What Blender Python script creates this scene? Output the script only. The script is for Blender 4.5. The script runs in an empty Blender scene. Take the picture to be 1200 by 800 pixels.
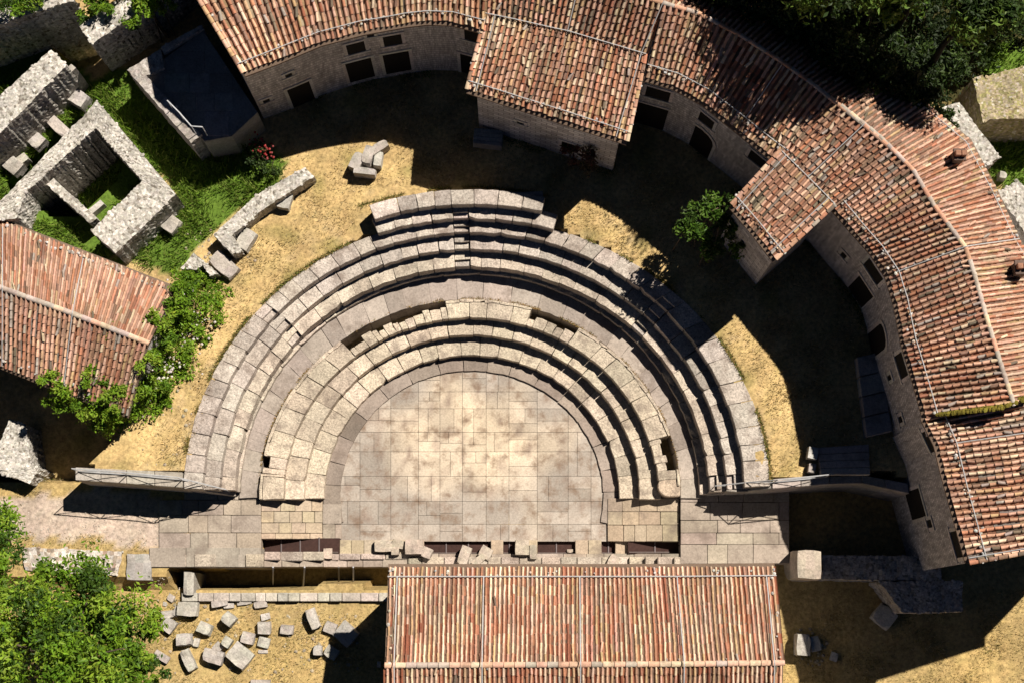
import bpy, math, random
from mathutils import Vector, Matrix, noise
R = random.Random(7)
scene = bpy.context.scene
COL = scene.collection
rad = math.radians

# ------------------------------------------------------------------ camera
F = 1700.0                      # focal length in photo pixels (1200 wide)
TILT = rad(11.6)
DIST = 60.7
CT, ST = math.cos(TILT), math.sin(TILT)
CAM = Vector((0, -DIST*ST, DIST*CT))
def W(px, py, z=0.0):
    dx, dy, dz = (px-600)/F, -(py-400)/F, -1.0
    d = Vector((dx, dy*CT - dz*ST, dy*ST + dz*CT))
    d = Vector((dx, dy*CT + ST, dy*ST - CT))
    t = (z - CAM.z)/d.z
    return CAM + d*t
def RAY(px, py):
    dx, dy = (px-600)/F, -(py-400)/F
    return Vector((dx, dy*CT + ST, dy*ST - CT)).normalized()
def P(v):
    d = Vector(v) - CAM
    x = d.x; y = d.y*CT + d.z*ST; z = -d.y*ST + d.z*CT
    return 600 + F*x/(-z), 400 - F*y/(-z)
cam_d = bpy.data.cameras.new("Camera"); cam = bpy.data.objects.new("Camera", cam_d); COL.objects.link(cam)
cam.location = CAM; cam.rotation_euler = (TILT, 0, 0)
cam_d.sensor_fit = 'HORIZONTAL'; cam_d.sensor_width = 36; cam_d.lens = 36*F/1200
cam_d.clip_end = 3000; cam_d.clip_start = 0.5
scene.camera = cam

# ------------------------------------------------------------------ light
AZX, AZY = 0.717, 0.697
ELEV = rad(55)
sun_dir = Vector((AZX*math.cos(ELEV), AZY*math.cos(ELEV), math.sin(ELEV))).normalized()
sl = bpy.data.lights.new("Sun", 'SUN'); so = bpy.data.objects.new("Sun", sl); COL.objects.link(so)
sl.energy = 5.0; sl.angle = rad(0.5); sl.color = (1.0, 0.93, 0.82)
so.rotation_euler = sun_dir.to_track_quat('Z', 'Y').to_euler(); so.location = (20, 20, 60)
w = bpy.data.worlds.new("World"); scene.world = w; w.use_nodes = True
nt = w.node_tree; bg = nt.nodes['Background']
sky = nt.nodes.new('ShaderNodeTexSky'); sky.sky_type = 'NISHITA'; sky.sun_disc = False
sky.sun_elevation = ELEV; sky.sun_rotation = math.atan2(AZX, AZY)
sky.altitude = 550; sky.air_density = 0.16; sky.dust_density = 0.0; sky.ozone_density = 1.5
nt.links.new(sky.outputs[0], bg.inputs[0]); bg.inputs[1].default_value = 0.05
scene.view_settings.view_transform = 'Standard'; scene.view_settings.look = 'None'
scene.view_settings.exposure = 0.5; scene.view_settings.gamma = 1.0
scene.cycles.diffuse_bounces = 1; scene.cycles.max_bounces = 4

# ------------------------------------------------------------------ materials
def mat(name, fine=9.0, fine_amt=0.35, big=0.6, big_amt=0.25, rough=0.9, bump=0.4, bump_scale=14.0,
        pits=0.0, pit_scale=16.0, stain=None, stain_amt=0.0, stain_scale=0.5, spec=0.2, trans=0.0):
    m = bpy.data.materials.new(name); m.use_nodes = True
    t = m.node_tree; n = t.nodes; l = t.links
    b = n['Principled BSDF']; b.inputs['Roughness'].default_value = rough
    b.inputs['Specular IOR Level'].default_value = spec
    tc = n.new('ShaderNodeTexCoord'); geo = n.new('ShaderNodeNewGeometry')
    at = n.new('ShaderNodeVertexColor'); at.layer_name = 'Col'
    def noi(scale, det=4, rough_=0.6):
        q = n.new('ShaderNodeTexNoise'); q.inputs['Scale'].default_value = scale
        q.inputs['Detail'].default_value = det; q.inputs['Roughness'].default_value = rough_
        l.new(geo.outputs['Position'], q.inputs['Vector']); return q
    def rng(sock, a, b_):
        q = n.new('ShaderNodeMapRange'); q.inputs[1].default_value = 0.25; q.inputs[2].default_value = 0.75
        q.inputs[3].default_value = a; q.inputs[4].default_value = b_; l.new(sock, q.inputs[0]); return q.outputs[0]
    def mul(a, b_):
        q = n.new('ShaderNodeMath'); q.operation = 'MULTIPLY'; l.new(a, q.inputs[0]); l.new(b_, q.inputs[1]); return q.outputs[0]
    f1 = noi(fine, 6, 0.7); f2 = noi(big, 4)
    v = mul(rng(f1.outputs[0], 1-fine_amt, 1+fine_amt), rng(f2.outputs[0], 1-big_amt, 1+big_amt))
    if pits > 0:
        vo = n.new('ShaderNodeTexVoronoi'); vo.inputs['Scale'].default_value = pit_scale
        l.new(geo.outputs['Position'], vo.inputs['Vector'])
        q = n.new('ShaderNodeMapRange'); q.inputs[1].default_value = 0.05; q.inputs[2].default_value = 0.35
        q.inputs[3].default_value = 1-pits; q.inputs[4].default_value = 1.0; l.new(vo.outputs['Distance'], q.inputs[0])
        nn = noi(2.2, 3); v2 = n.new('ShaderNodeMix'); v2.data_type = 'FLOAT'
        l.new(rng(nn.outputs[0], -0.3, 1.3), v2.inputs[0]); v2.inputs[2].default_value = 1.0
        l.new(q.outputs[0], v2.inputs[3]); v = mul(v, v2.outputs[0])
    mx = n.new('ShaderNodeVectorMath'); mx.operation = 'SCALE'
    l.new(at.outputs['Color'], mx.inputs[0]); l.new(v, mx.inputs['Scale'])
    col = mx.outputs[0]
    if stain:
        s = noi(stain_scale, 6, 0.65); mm = n.new('ShaderNodeMix'); mm.data_type = 'RGBA'
        q = n.new('ShaderNodeMapRange'); q.inputs[1].default_value = 0.5; q.inputs[2].default_value = 0.68
        q.inputs[3].default_value = 0; q.inputs[4].default_value = stain_amt; l.new(s.outputs[0], q.inputs[0])
        l.new(q.outputs[0], mm.inputs[0]); l.new(col, mm.inputs[6]); mm.inputs[7].default_value = (*stain, 1); col = mm.outputs[2]
    l.new(col, b.inputs['Base Color'])
    if bump > 0:
        bn = noi(bump_scale, 6, 0.7); bp = n.new('ShaderNodeBump'); bp.inputs['Strength'].default_value = bump
        bp.inputs['Distance'].default_value = 0.05
        l.new(bn.outputs[0], bp.inputs['Height']); l.new(bp.outputs[0], b.inputs['Normal'])
    if trans > 0:
        tr = n.new('ShaderNodeBsdfTranslucent'); l.new(col, tr.inputs['Color'])
        ms = n.new('ShaderNodeMixShader'); ms.inputs[0].default_value = trans
        l.new(b.outputs[0], ms.inputs[1]); l.new(tr.outputs[0], ms.inputs[2])
        l.new(ms.outputs[0], n['Material Output'].inputs[0])
    return m

M_SEAT = mat('seat_limestone', 14, .62, .7, .26, pits=.55, pit_scale=11, stain=(.19, .145, .12), stain_amt=.75, stain_scale=1.5, bump=.8)
M_PAVE = mat('paving_stone', 12, .32, .5, .25, pits=.3, pit_scale=10, stain=(.18, .14, .115), stain_amt=.7, stain_scale=1.2, bump=.4)
M_ORCH = mat('orchestra_stone', 12, .26, .7, .2, pits=.25, pit_scale=8, stain=(.19, .125, .085), stain_amt=.85, stain_scale=1.7, bump=.3)
M_BLOCK = mat('hewn_block', 10, .35, 1.1, .25, pits=.45, pit_scale=12, stain=(.13, .12, .10), stain_amt=.5, stain_scale=1.6, bump=.7)
M_RUBBLE = mat('rubble_stone', 13, .55, .8, .2, pits=.7, pit_scale=9, stain=(.12, .11, .09), stain_amt=.45, stain_scale=1.3, bump=.5, bump_scale=14)
M_TILE = mat('terracotta_tile', 12, .30, .35, .18, rough=.85, bump=.25, bump_scale=20, stain=(.13, .09, .06), stain_amt=.5, stain_scale=2.2)
M_MORTAR = mat('mortar', 9, .3, 1, .2, bump=.5)
M_GROUND = mat('dry_earth', 6.5, .55, .45, .25, rough=1, bump=.8, bump_scale=7, spec=.05)
M_GRASS = mat('grass_blades', 3, .25, .6, .2, rough=.9, bump=0, spec=.1, trans=.25)
M_LEAF = mat('leaves', 2, .25, .6, .2, rough=.55, bump=0, spec=.3, trans=.3)
M_BARK = mat('bark', 14, .4, 1, .2, bump=.8)
M_IRON = mat('steel', 8, .2, 1, .1, rough=.5, bump=.1, spec=.5)
M_DARK = mat('dark_fill', 8, .3, 1, .2, rough=.8, bump=.2)
M_PEBBLE = mat('pebbles', 8, .3, 1, .2, bump=.3)

def wall_material():
    m = bpy.data.materials.new('coursed_limestone'); m.use_nodes = True
    t = m.node_tree; n = t.nodes; l = t.links; b = n['Principled BSDF']
    b.inputs['Roughness'].default_value = .9; b.inputs['Specular IOR Level'].default_value = .2
    uv = n.new('ShaderNodeUVMap'); uv.uv_map = 'UV'
    nz = n.new('ShaderNodeTexNoise'); nz.inputs['Scale'].default_value = 2.5; l.new(uv.outputs[0], nz.inputs['Vector'])
    ad = n.new('ShaderNodeMix'); ad.data_type = 'VECTOR'; ad.inputs[0].default_value = .05
    l.new(uv.outputs[0], ad.inputs[4]); l.new(nz.outputs['Color'], ad.inputs[5])
    br = n.new('ShaderNodeTexBrick'); br.inputs['Scale'].default_value = 1; br.inputs['Brick Width'].default_value = .42
    br.inputs['Row Height'].default_value = .2; br.inputs['Mortar Size'].default_value = .02; br.inputs['Mortar Smooth'].default_value = .6
    br.inputs['Color1'].default_value = (.70, .65, .62, 1); br.inputs['Color2'].default_value = (.42, .38, .36, 1)
    br.inputs['Mortar'].default_value = (.24, .22, .21, 1); br.offset_frequency = 2
    l.new(ad.outputs[1], br.inputs['Vector'])
    n2 = n.new('ShaderNodeTexNoise'); n2.inputs['Scale'].default_value = .8; n2.inputs['Detail'].default_value = 7; l.new(uv.outputs[0], n2.inputs['Vector'])
    rg = n.new('ShaderNodeMapRange'); rg.inputs[1].default_value = .3; rg.inputs[2].default_value = .7; rg.inputs[3].default_value = .7; rg.inputs[4].default_value = 1.25
    l.new(n2.outputs[0], rg.inputs[0])
    sc = n.new('ShaderNodeVectorMath'); sc.operation = 'SCALE'; l.new(br.outputs[0], sc.inputs[0]); l.new(rg.outputs[0], sc.inputs['Scale'])
    l.new(sc.outputs[0], b.inputs['Base Color'])
    bp = n.new('ShaderNodeBump'); bp.inputs['Strength'].default_value = .6; bp.inputs['Distance'].default_value = .04
    l.new(br.outputs['Fac'], bp.inputs['Height']); bp.invert = True; l.new(bp.outputs[0], b.inputs['Normal'])
    return m
M_WALL = wall_material()

# ------------------------------------------------------------------ mesh collector
LOC = {}      # world origin of each thing, shared by its parts
class MB:
    def __init__(s): s.v = []; s.f = []; s.c = []; s.uv = []
    def vert(s, p): s.v.append(tuple(p)); return len(s.v)-1
    def face(s, ids, c, uv=None): s.f.append(tuple(ids)); s.c.append(c); s.uv.append(uv)
    def poly(s, pts, c, uv=None): s.face([s.vert(p) for p in pts], c, uv)
    def box8(s, lo, hi, c):
        """lo, hi: 4 bottom and 4 top points, both counter-clockwise seen from above"""
        a = [s.vert(p) for p in lo]; b = [s.vert(p) for p in hi]
        s.face(b, c); s.face(a[::-1], c)
        for i in range(4):
            j = (i+1) % 4; s.face((a[i], a[j], b[j], b[i]), c)
    def prism(s, pts, z0, z1, c):
        n = len(pts)
        z1l = z1 if isinstance(z1, (list, tuple)) else [z1]*n
        a = [s.vert((p[0], p[1], z0)) for p in pts]; b = [s.vert((p[0], p[1], z)) for p, z in zip(pts, z1l)]
        s.face(b, c); s.face(a[::-1], c)
        for i in range(n):
            j = (i+1) % n; s.face((a[i], a[j], b[j], b[i]), c)
    def tube(s, pts, r, c, n=6, r2=None):
        rings = []
        for i, p in enumerate(pts):
            p = Vector(p); a = Vector(pts[max(i-1, 0)]); b = Vector(pts[min(i+1, len(pts)-1)])
            d = (b-a).normalized(); u = d.orthogonal().normalized(); v = d.cross(u)
            if i and rings:
                pass
            rr = r if r2 is None else r + (r2-r)*i/max(1, len(pts)-1)
            ref = Vector((0.31, 0.17, 0.93)); u = (ref - d*ref.dot(d)).normalized() if abs(d.dot(ref.normalized())) < .99 else u
            v = d.cross(u)
            rings.append([s.vert(p + (u*math.cos(k*2*math.pi/n) + v*math.sin(k*2*math.pi/n))*rr) for k in range(n)])
        for a, b in zip(rings, rings[1:]):
            for k in range(n):
                s.face((a[k], a[(k+1) % n], b[(k+1) % n], b[k]), c)
        s.face(rings[0][::-1], c); s.face(rings[-1], c)
    def lump(s, p, r, c, rnd=R, sq=(1, 1, .7)):
        p = Vector(p); ids = []
        base = [(0, 0, -1)] + [(math.cos(a), math.sin(a), h) for h in (-.3, .55) for a in [k*math.pi/3 for k in range(6)]] + [(0, 0, 1)]
        for b in base:
            q = Vector(b).normalized()*r*rnd.uniform(.75, 1.15)
            ids.append(s.vert(p + Vector((q.x*sq[0], q.y*sq[1], q.z*sq[2]))))
        for k in range(6):
            j = (k+1) % 6
            s.face((ids[0], ids[1+j], ids[1+k]), c); s.face((ids[1+k], ids[1+j], ids[7+j], ids[7+k]), c); s.face((ids[7+k], ids[7+j], ids[13]), c)
    def build(s, name, m, parent=None, smooth=False, bevel=0):
        me = bpy.data.meshes.new(name)
        off = LOC[parent.name] if parent is not None else Vector((0, 0, 0))
        me.from_pydata([tuple(Vector(v)-off) for v in s.v], [], s.f)
        ca = me.color_attributes.new('Col', 'FLOAT_COLOR', 'CORNER')
        data = []
        for f, c in zip(s.f, s.c):
            if isinstance(c[0], tuple):
                for q in c: data.extend((q[0], q[1], q[2], 1.0))
            else:
                for _ in f: data.extend((c[0], c[1], c[2], 1.0))
        ca.data.foreach_set('color', data)
        if any(u is not None for u in s.uv):
            ul = me.uv_layers.new(name='UV'); d = []
            for f, u in zip(s.f, s.uv):
                for k in range(len(f)): d.extend(u[k] if u else (0, 0))
            ul.data.foreach_set('uv', d)
        me.materials.append(m)
        if smooth: me.polygons.foreach_set('use_smooth', [True]*len(me.polygons))
        me.update()
        o = bpy.data.objects.new(name, me); COL.objects.link(o)
        if parent is not None: o.parent = parent; LOC[o.name] = LOC[parent.name]
        if bevel:
            b = o.modifiers.new('edge', 'BEVEL'); b.width = bevel; b.segments = 1; b.limit_method = 'ANGLE'; b.angle_limit = rad(40)
        return o
def tag(o, label=None, cat=None, group=None, kind=None):
    if label: o['label'] = label
    if cat: o['category'] = cat
    if group: o['group'] = group
    if kind: o['kind'] = kind
    return o
def thing(name, label, cat, loc, group=None):
    o = bpy.data.objects.new(name, None); COL.objects.link(o); o.location = loc; LOC[o.name] = Vector(loc)
    o.empty_display_size = .3
    return tag(o, label, cat, group)
def vary(c, a=.12, rnd=R, hue=.04):
    k = rnd.uniform(1-a, 1+a)
    return tuple(max(.005, x*k*rnd.uniform(1-hue, 1+hue)) for x in c)
def lerp(a, b, t): return a + (b-a)*t
def inpoly(x, y, poly):
    c = False; n = len(poly); j = n-1
    for i in range(n):
        xi, yi = poly[i]; xj, yj = poly[j]
        if (yi > y) != (yj > y) and x < (xj-xi)*(y-yi)/(yj-yi)+xi: c = not c
        j = i
    return c

# ------------------------------------------------------------------ theatre geometry (ellipses on the ground)
CX, CY = 552, 581
E = [ (153, 155, 147), (172, 174, 165), (196, 198, 188.5), (220, 220, 208.5), (248, 245, 229.5),
      (271, 268, 260), (277, 280, 268.5), (295, 300, 289), (315, 321, 309), (337, 351, 325), (356, 370, 342), (376, 388, 359)]
def ring(e, t, z):
    if not isinstance(e, tuple):
        i = int(e); fr = e-i
        a = E[i]; b = E[min(i+1, len(E)-1)]
        e = tuple(lerp(p, q, fr) for p, q in zip(a, b))
    c, s_ = math.cos(t), math.sin(t)
    return W(CX + (e[1] if c > 0 else e[0])*c, CY - e[2]*s_, z)
PLAT = 3.1
# ------------------------------------------------------------------ terrain
LOWLEFT = [(-3000, 250), (0, 268), (120, 318), (200, 352), (185, 400), (165, 448), (150, 520), (110, 556), (215, 566), (280, 578), (280, 3000), (-3000, 3000)]
LOWRIGHT = [(830, 574), (905, 569), (968, 563), (1010, 560), (1075, 572), (1120, 600), (4000, 560), (4000, 3000), (500, 3000), (500, 584), (795, 582)]
TRENCH = [(200, 661), (480, 656), (480, 690), (300, 689), (200, 688)]
PITS = [(310, 630, 398, 648), (497, 632, 575, 648), (590, 633, 604, 648), (630, 633, 674, 648), (705, 633, 721, 648), (736, 633, 796, 648)]
GREEN = [[(92, 85), (165, 80), (215, 150), (300, 170), (335, 190), (332, 210), (300, 232), (250, 272), (222, 300), (205, 320), (120, 312), (175, 270), (205, 225)],
         [(1130, 150), (1260, 140), (1260, 270), (1165, 220)], [(-50, 60), (60, 58), (120, 100), (200, 230), (120, 310), (0, 262), (-50, 260)], [(1150, 50), (1260, 40), (1260, 135), (1150, 135)]]
GRAVEL = [(-400, 585), (20, 583), (70, 579), (195, 578), (195, 642), (120, 634), (30, 626), (-400, 622)]
TAN = [(262, 240), (285, 230), (290, 245), (270, 250)]
PZG = 1.03
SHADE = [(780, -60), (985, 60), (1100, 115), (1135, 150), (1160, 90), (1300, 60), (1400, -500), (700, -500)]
PITRUIN = [[(112, 150), (165, 205), (150, 225), (106, 268), (24, 252), (30, 226)], [(-200, 20), (36, 14), (90, 0), (108, 50), (166, 12), (232, -45), (236, 25), (150, 78), (122, 92), (100, 112), (78, 77), (60, 58), (-40, 125), (-200, 200)], [(232, 60), (285, 86), (320, 140), (236, 160), (165, 85)]][:2]
def height(px, py):
    x = px-CX; e = E[8]; rr = e[1] if x > 0 else e[0]
    q = math.hypot(x/rr, (CY-py)/e[2])
    if q < 1.0 and py < 590: return -0.3
    for a in PITS:
        if a[0]-4 < px < a[2]+4 and a[1]-3 < py < a[3]+3: return -1.1
    if inpoly(px, py, TRENCH): return .15 if (368 < px < 430 and py > 677) else -1.6
    for a in PITRUIN:
        if inpoly(px, py, a): return PLAT-1.9
    if py > 685 and px < 460: return 0.3
    if px < 300 and 560 < py: return (PZG if py < 676 else lerp(PZG, .3, min(1, (py-676)/10)))
    if inpoly(px, py, LOWLEFT) or py > 586: return -0.05
    if inpoly(px, py, LOWRIGHT): return -0.05
    return PLAT - 0.03
def zone(px, py):
    n = noise.noise(Vector((px*.03, py*.03, 1.7)))*14
    n2 = noise.noise(Vector((px*.03, py*.03, 9.7)))*14
    x, y = px+n, py+n2
    dry = (.49, .36, .165)
    for g in GREEN:
        if inpoly(x, y, g): return (.10, .165, .025)
    if inpoly(x, y, GRAVEL): return (.47, .375, .305)
    if py > 560:
        v = noise.noise(Vector((px*.012, py*.012, 4.1)))
        return (.42+.06*v, .30+.03*v, .13)
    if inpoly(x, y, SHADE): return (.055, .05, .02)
    v = noise.noise(Vector((px*.02, py*.02, 3.3))); v2 = noise.noise(Vector((px*.055, py*.055, 7.3)))+.5*noise.noise(Vector((px*.16, py*.16, 1.3)))
    rr = math.hypot((px-CX)/(E[8][1] if px > CX else E[8][0]), (CY-py)/E[8][2])
    k = 1+.18*v+.28*v2
    c = (dry[0]*k, dry[1]*(k-.03), dry[2]*(k-.02))
    bare = max(0, min(1, (v2*1.6+.15-(rr-1.06)*5)))
    c = tuple(lerp(p, q, bare*.7) for p, q in zip(c, (.34, .255, .165)))
    gm = max(0, min(1, (noise.noise(Vector((px*.035, py*.035, 12.3)))-.18)*2.2))*.55
    return tuple(lerp(p, q, gm) for p, q in zip(c, (.17, .165, .045)))
def axis(lo, hi, step):
    a = []; x = lo
    while x <= hi+1e-6: a.append(x); x += step
    out = []; g = step; y = lo
    while y > -900: g *= 1.6; y -= g; out.append(y)
    out = out[::-1] + a; g = step; y = a[-1]
    while y < 900: g *= 1.6; y += g; out.append(y)
    return out
xs, ys = axis(-24, 24, .25), axis(-18, 24, .25)
mb = MB(); hz = []
for y in ys:
    row = []
    for x in xs:
        p = P((x, y, 1.2)) if abs(x) < 60 and abs(y) < 40 else ((-2000 if x < 0 else 2500), 300 if y > 0 else 1500)
        row.append((height(*p), p))
    hz.append(row)
H2 = [[r[0] for r in row] for row in hz]
for j in range(len(ys)):
    for i in range(len(xs)):
        h = H2[j][i]
        h += .05*noise.noise(Vector((xs[i]*.6, ys[j]*.6, 0))) + .03*noise.noise(Vector((xs[i]*2.1, ys[j]*2.1, 3)))
        mb.vert((xs[i], ys[j], h))
nx = len(xs); VC = []
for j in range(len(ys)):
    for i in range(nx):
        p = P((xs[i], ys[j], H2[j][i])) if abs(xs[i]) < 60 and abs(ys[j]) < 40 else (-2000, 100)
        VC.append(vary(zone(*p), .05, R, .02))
for j in range(len(ys)-1):
    for i in range(nx-1):
        q = (j*nx+i, j*nx+i+1, (j+1)*nx+i+1, (j+1)*nx+i)
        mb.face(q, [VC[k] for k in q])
g = mb.build('ground', M_GROUND); g['kind'] = 'structure'; g['label'] = 'dry yellow grass and earth around the theatre'
def gz(x, y):
    p = P((x, y, 1.2)); return height(*p)

# ------------------------------------------------------------------ stone blocks laid in rings
def ring_course(mbuf, e0, e1, z, t0, t1, lo, hi, depth, col, zj=.012, gap=.008, front=.0, skip=None, ej=.26, chip=0):
    """blocks along an arc between ring edges e0 (front) and e1 (back)"""
    t = t0
    while t < t1-1e-4:
        mid = ring(e0, t, z); d = (ring(e0, t+.01, z)-mid).length/.01
        L = R.uniform(lo, hi)/max(d, .1)
        t2 = min(t+L, t1)
        if t1-t2 < lo*.5/d: t2 = t1
        if not (skip and skip((t+t2)/2)):
            nv = noise.noise(mid*.35)*.16 + noise.noise(mid*1.1)*.10; c = tuple(x*(1+nv) for x in vary(col, .10, R, .018)); c = tuple(x*.74 for x in c) if R.random() < .06 else c; dz = R.uniform(-zj, zj); fr = R.uniform(-front, front)
            g_ = gap/d
            n = max(2, int((t2-t)*d/.22)); top = []; bot = []
            ti = [lerp(t+g_, t2-g_, k/n) for k in range(n+1)]
            rows = 3
            for a in range(rows):
                fa = a/(rows-1); rt = []
                for k, tt in enumerate(ti):
                    e = e0 + (e1-e0)*fa if not isinstance(e0, tuple) else tuple(lerp(p, q, fa) for p, q in zip(e0, e1))
                    pt = ring(e, tt, z)
                    rj = ej*.06
                    pt.x += R.uniform(-rj, rj) + (fr*math.cos(tt) if a == 0 else 0); pt.y += R.uniform(-rj, rj) + (fr*math.sin(tt) if a == 0 else 0)
                    pt.z += dz + R.uniform(-.010, .010) - (R.uniform(.02, .08) if a == 0 and R.random() < .16*(chip > 0) else 0)
                    if a == 0 and k in (0, n) and R.random() < chip:
                        cv = R.choice((.015, .02, .03, .07)); pt.x += cv*math.cos(tt); pt.y += cv*math.sin(tt)
                    rt.append(pt)
                top.append(rt)
            idt = [[mbuf.vert(p) for p in r] for r in top]
            fb = [mbuf.vert((p.x, p.y, z-depth)) for p in top[0]]; bb = [mbuf.vert((p.x, p.y, z-depth)) for p in top[-1]]
            for a in range(rows-1):
                for k in range(n):
                    mbuf.face((idt[a][k], idt[a+1][k], idt[a+1][k+1], idt[a][k+1])[::-1], c)
            for k in range(n):
                mbuf.face((idt[0][k], idt[0][k+1], fb[k+1], fb[k])[::-1], c)
                mbuf.face((idt[-1][k+1], idt[-1][k], bb[k], bb[k+1])[::-1], c)
            mbuf.face([idt[a][0] for a in range(rows)] + [bb[0], fb[0]], c)
            mbuf.face([idt[a][-1] for a in range(rows)][::-1] + [fb[-1], bb[-1]], c)
        t = t2
SEATC = (.50, .425, .35); SEATG = (.46, .40, .35); SEATA = (.53, .445, .35)
PI = math.pi
def D(a): return a*PI/180
sb = []
def seat_row(name, parent, e0, e1, z, t0, t1, depth, col, lo=.6, hi=1.05, stairs=(), short=(), m=None):
    b = MB(); t = t0; wid = .62
    rate = (ring(e0, D(91), z)-ring(e0, D(90), z)).length/D(1)
    cuts = sorted([(D(a)-.5*wid/rate, D(a)+.5*wid/rate, e0+.42, e1, True) for a in stairs] + [(D(a), D(c_), e0, e_, False) for a, c_, e_ in short])
    for a, c_, f0, f1, st in cuts:
        ring_course(b, e0, e1, z, t, a, lo, hi, depth, col, front=.014, chip=.22)
        if st: ring_course(b, f0, f1, z, a, c_, 9, 9, depth, col)
        else:
            q = a
            while q < c_:
                q2 = min(c_, q + R.uniform(.22, .5)/rate); ring_course(b, f0, f1 + R.uniform(-.06, .26), z, q, q2, 9, 9, depth, col, front=.02); q = q2
        if st: sb.append((e0, (a+c_)/2, (c_-a)*.97, z))
        t = c_
    ring_course(b, e0, e1, z, t, t1, lo, hi, depth, col, front=.014, chip=.22)
    return b.build(name, m or M_SEAT, parent, bevel=.018)
theatre = thing('upper_seating', 'upper tiers of weathered stone seats curving round the theatre, backed by dry grass', 'seating tier', tuple(W(552, 320, 1.2)))
# front edge rings; tread backs run under the next riser
UP = [(6, 7.12, 2.1), (7, 8.12, 2.6), (8, 9.0, 3.1)]
seat_row('kick_step', theatre, 5, 6.05, 1.47, D(0.5), D(179), .6, SEATC, .9, 1.6)
for e0, e1, z in UP:
    seat_row('seat_row', theatre, e0, e1, z, D(1.0 if e0 < 8 else 2.0), D(178.5), .9, SEATG if e0 > 6 else SEATC, stairs=(3.2, 46, 92, 137.5) if e0 < 8 else (46, 92, 137.5))
seat_row('seat_row', theatre, 9, 10.05, 3.6, D(74), D(109), .7, SEATG, stairs=(92,))
seat_row('seat_row', theatre, 10, 11, 4.1, D(77), D(108.5), 1.1, SEATG)
lower = thing('lower_seating', 'inner ring of three broad pitted stone seat rows facing the paved orchestra', 'seating tier', tuple(W(552, 400, .2)))
seat_row('seat_row', lower, 1, 2.1, .48, D(-1), D(181), .6, SEATA)
seat_row('seat_row', lower, 2, 3.1, .97, D(-1), D(181), 1.0, SEATA)
seat_row('seat_row', lower, 3, 3.88, 1.45, D(5), D(181), 1.4, SEATA, .6, 1.1, short=((8, 18, 3.40), (59, 73, 3.42), (97, 128, 3.45), (168, 174, 3.75)))
for t0_, t1_ in ((3, 8), (18, 59), (73, 97), (128, 168), (174, 181)):
    seat_row('backrest_course', lower, 3.885, 4.02, 1.49, D(t0_), D(t1_), 1.4, SEATA, .4, .9)
# end stone right, rounded
b = MB(); pts = []
for k in range(10):
    a = PI*.5 + PI*k/9
    pts.append((784 + 13*math.cos(a), 569 - 12.5*math.sin(a)))
pts += [(797, 581), (797, 557)]
b.prism([W(x, y, 1.4) for x, y in pts][::1], -.1, 1.4, (.42, .33, .25))
b.build('end_stone', M_SEAT, lower, bevel=.03)
# stairs let into the rows
for e0, tm, tw, z in sb:
    b = MB(); n = 2; z -= .15
    lo = [ring(e0+.02, tm-tw/2, z), ring(e0+.41, tm-tw/2, z), ring(e0+.41, tm+tw/2, z), ring(e0+.02, tm+tw/2, z)]
    b.box8([(p.x, p.y, z-.5) for p in lo], lo, vary(SEATG, .04)); b.build('stair_step', M_SEAT, theatre, bevel=.02)

walk = MB(); ring_course(walk, 4.02, 5.08, 1.22, D(-.5), D(180.5), .6, 1.2, 1.4, (.36, .305, .265), zj=.004, gap=.004)
o = walk.build('walkway', M_PAVE, bevel=.012); o['kind'] = 'structure'; o['label'] = 'curved stone walkway between the seat tiers'
bor = MB(); ring_course(bor, 0, 1.05, .10, D(-12), D(192), .8, 1.3, .5, (.30, .245, .205), zj=.006)
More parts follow.
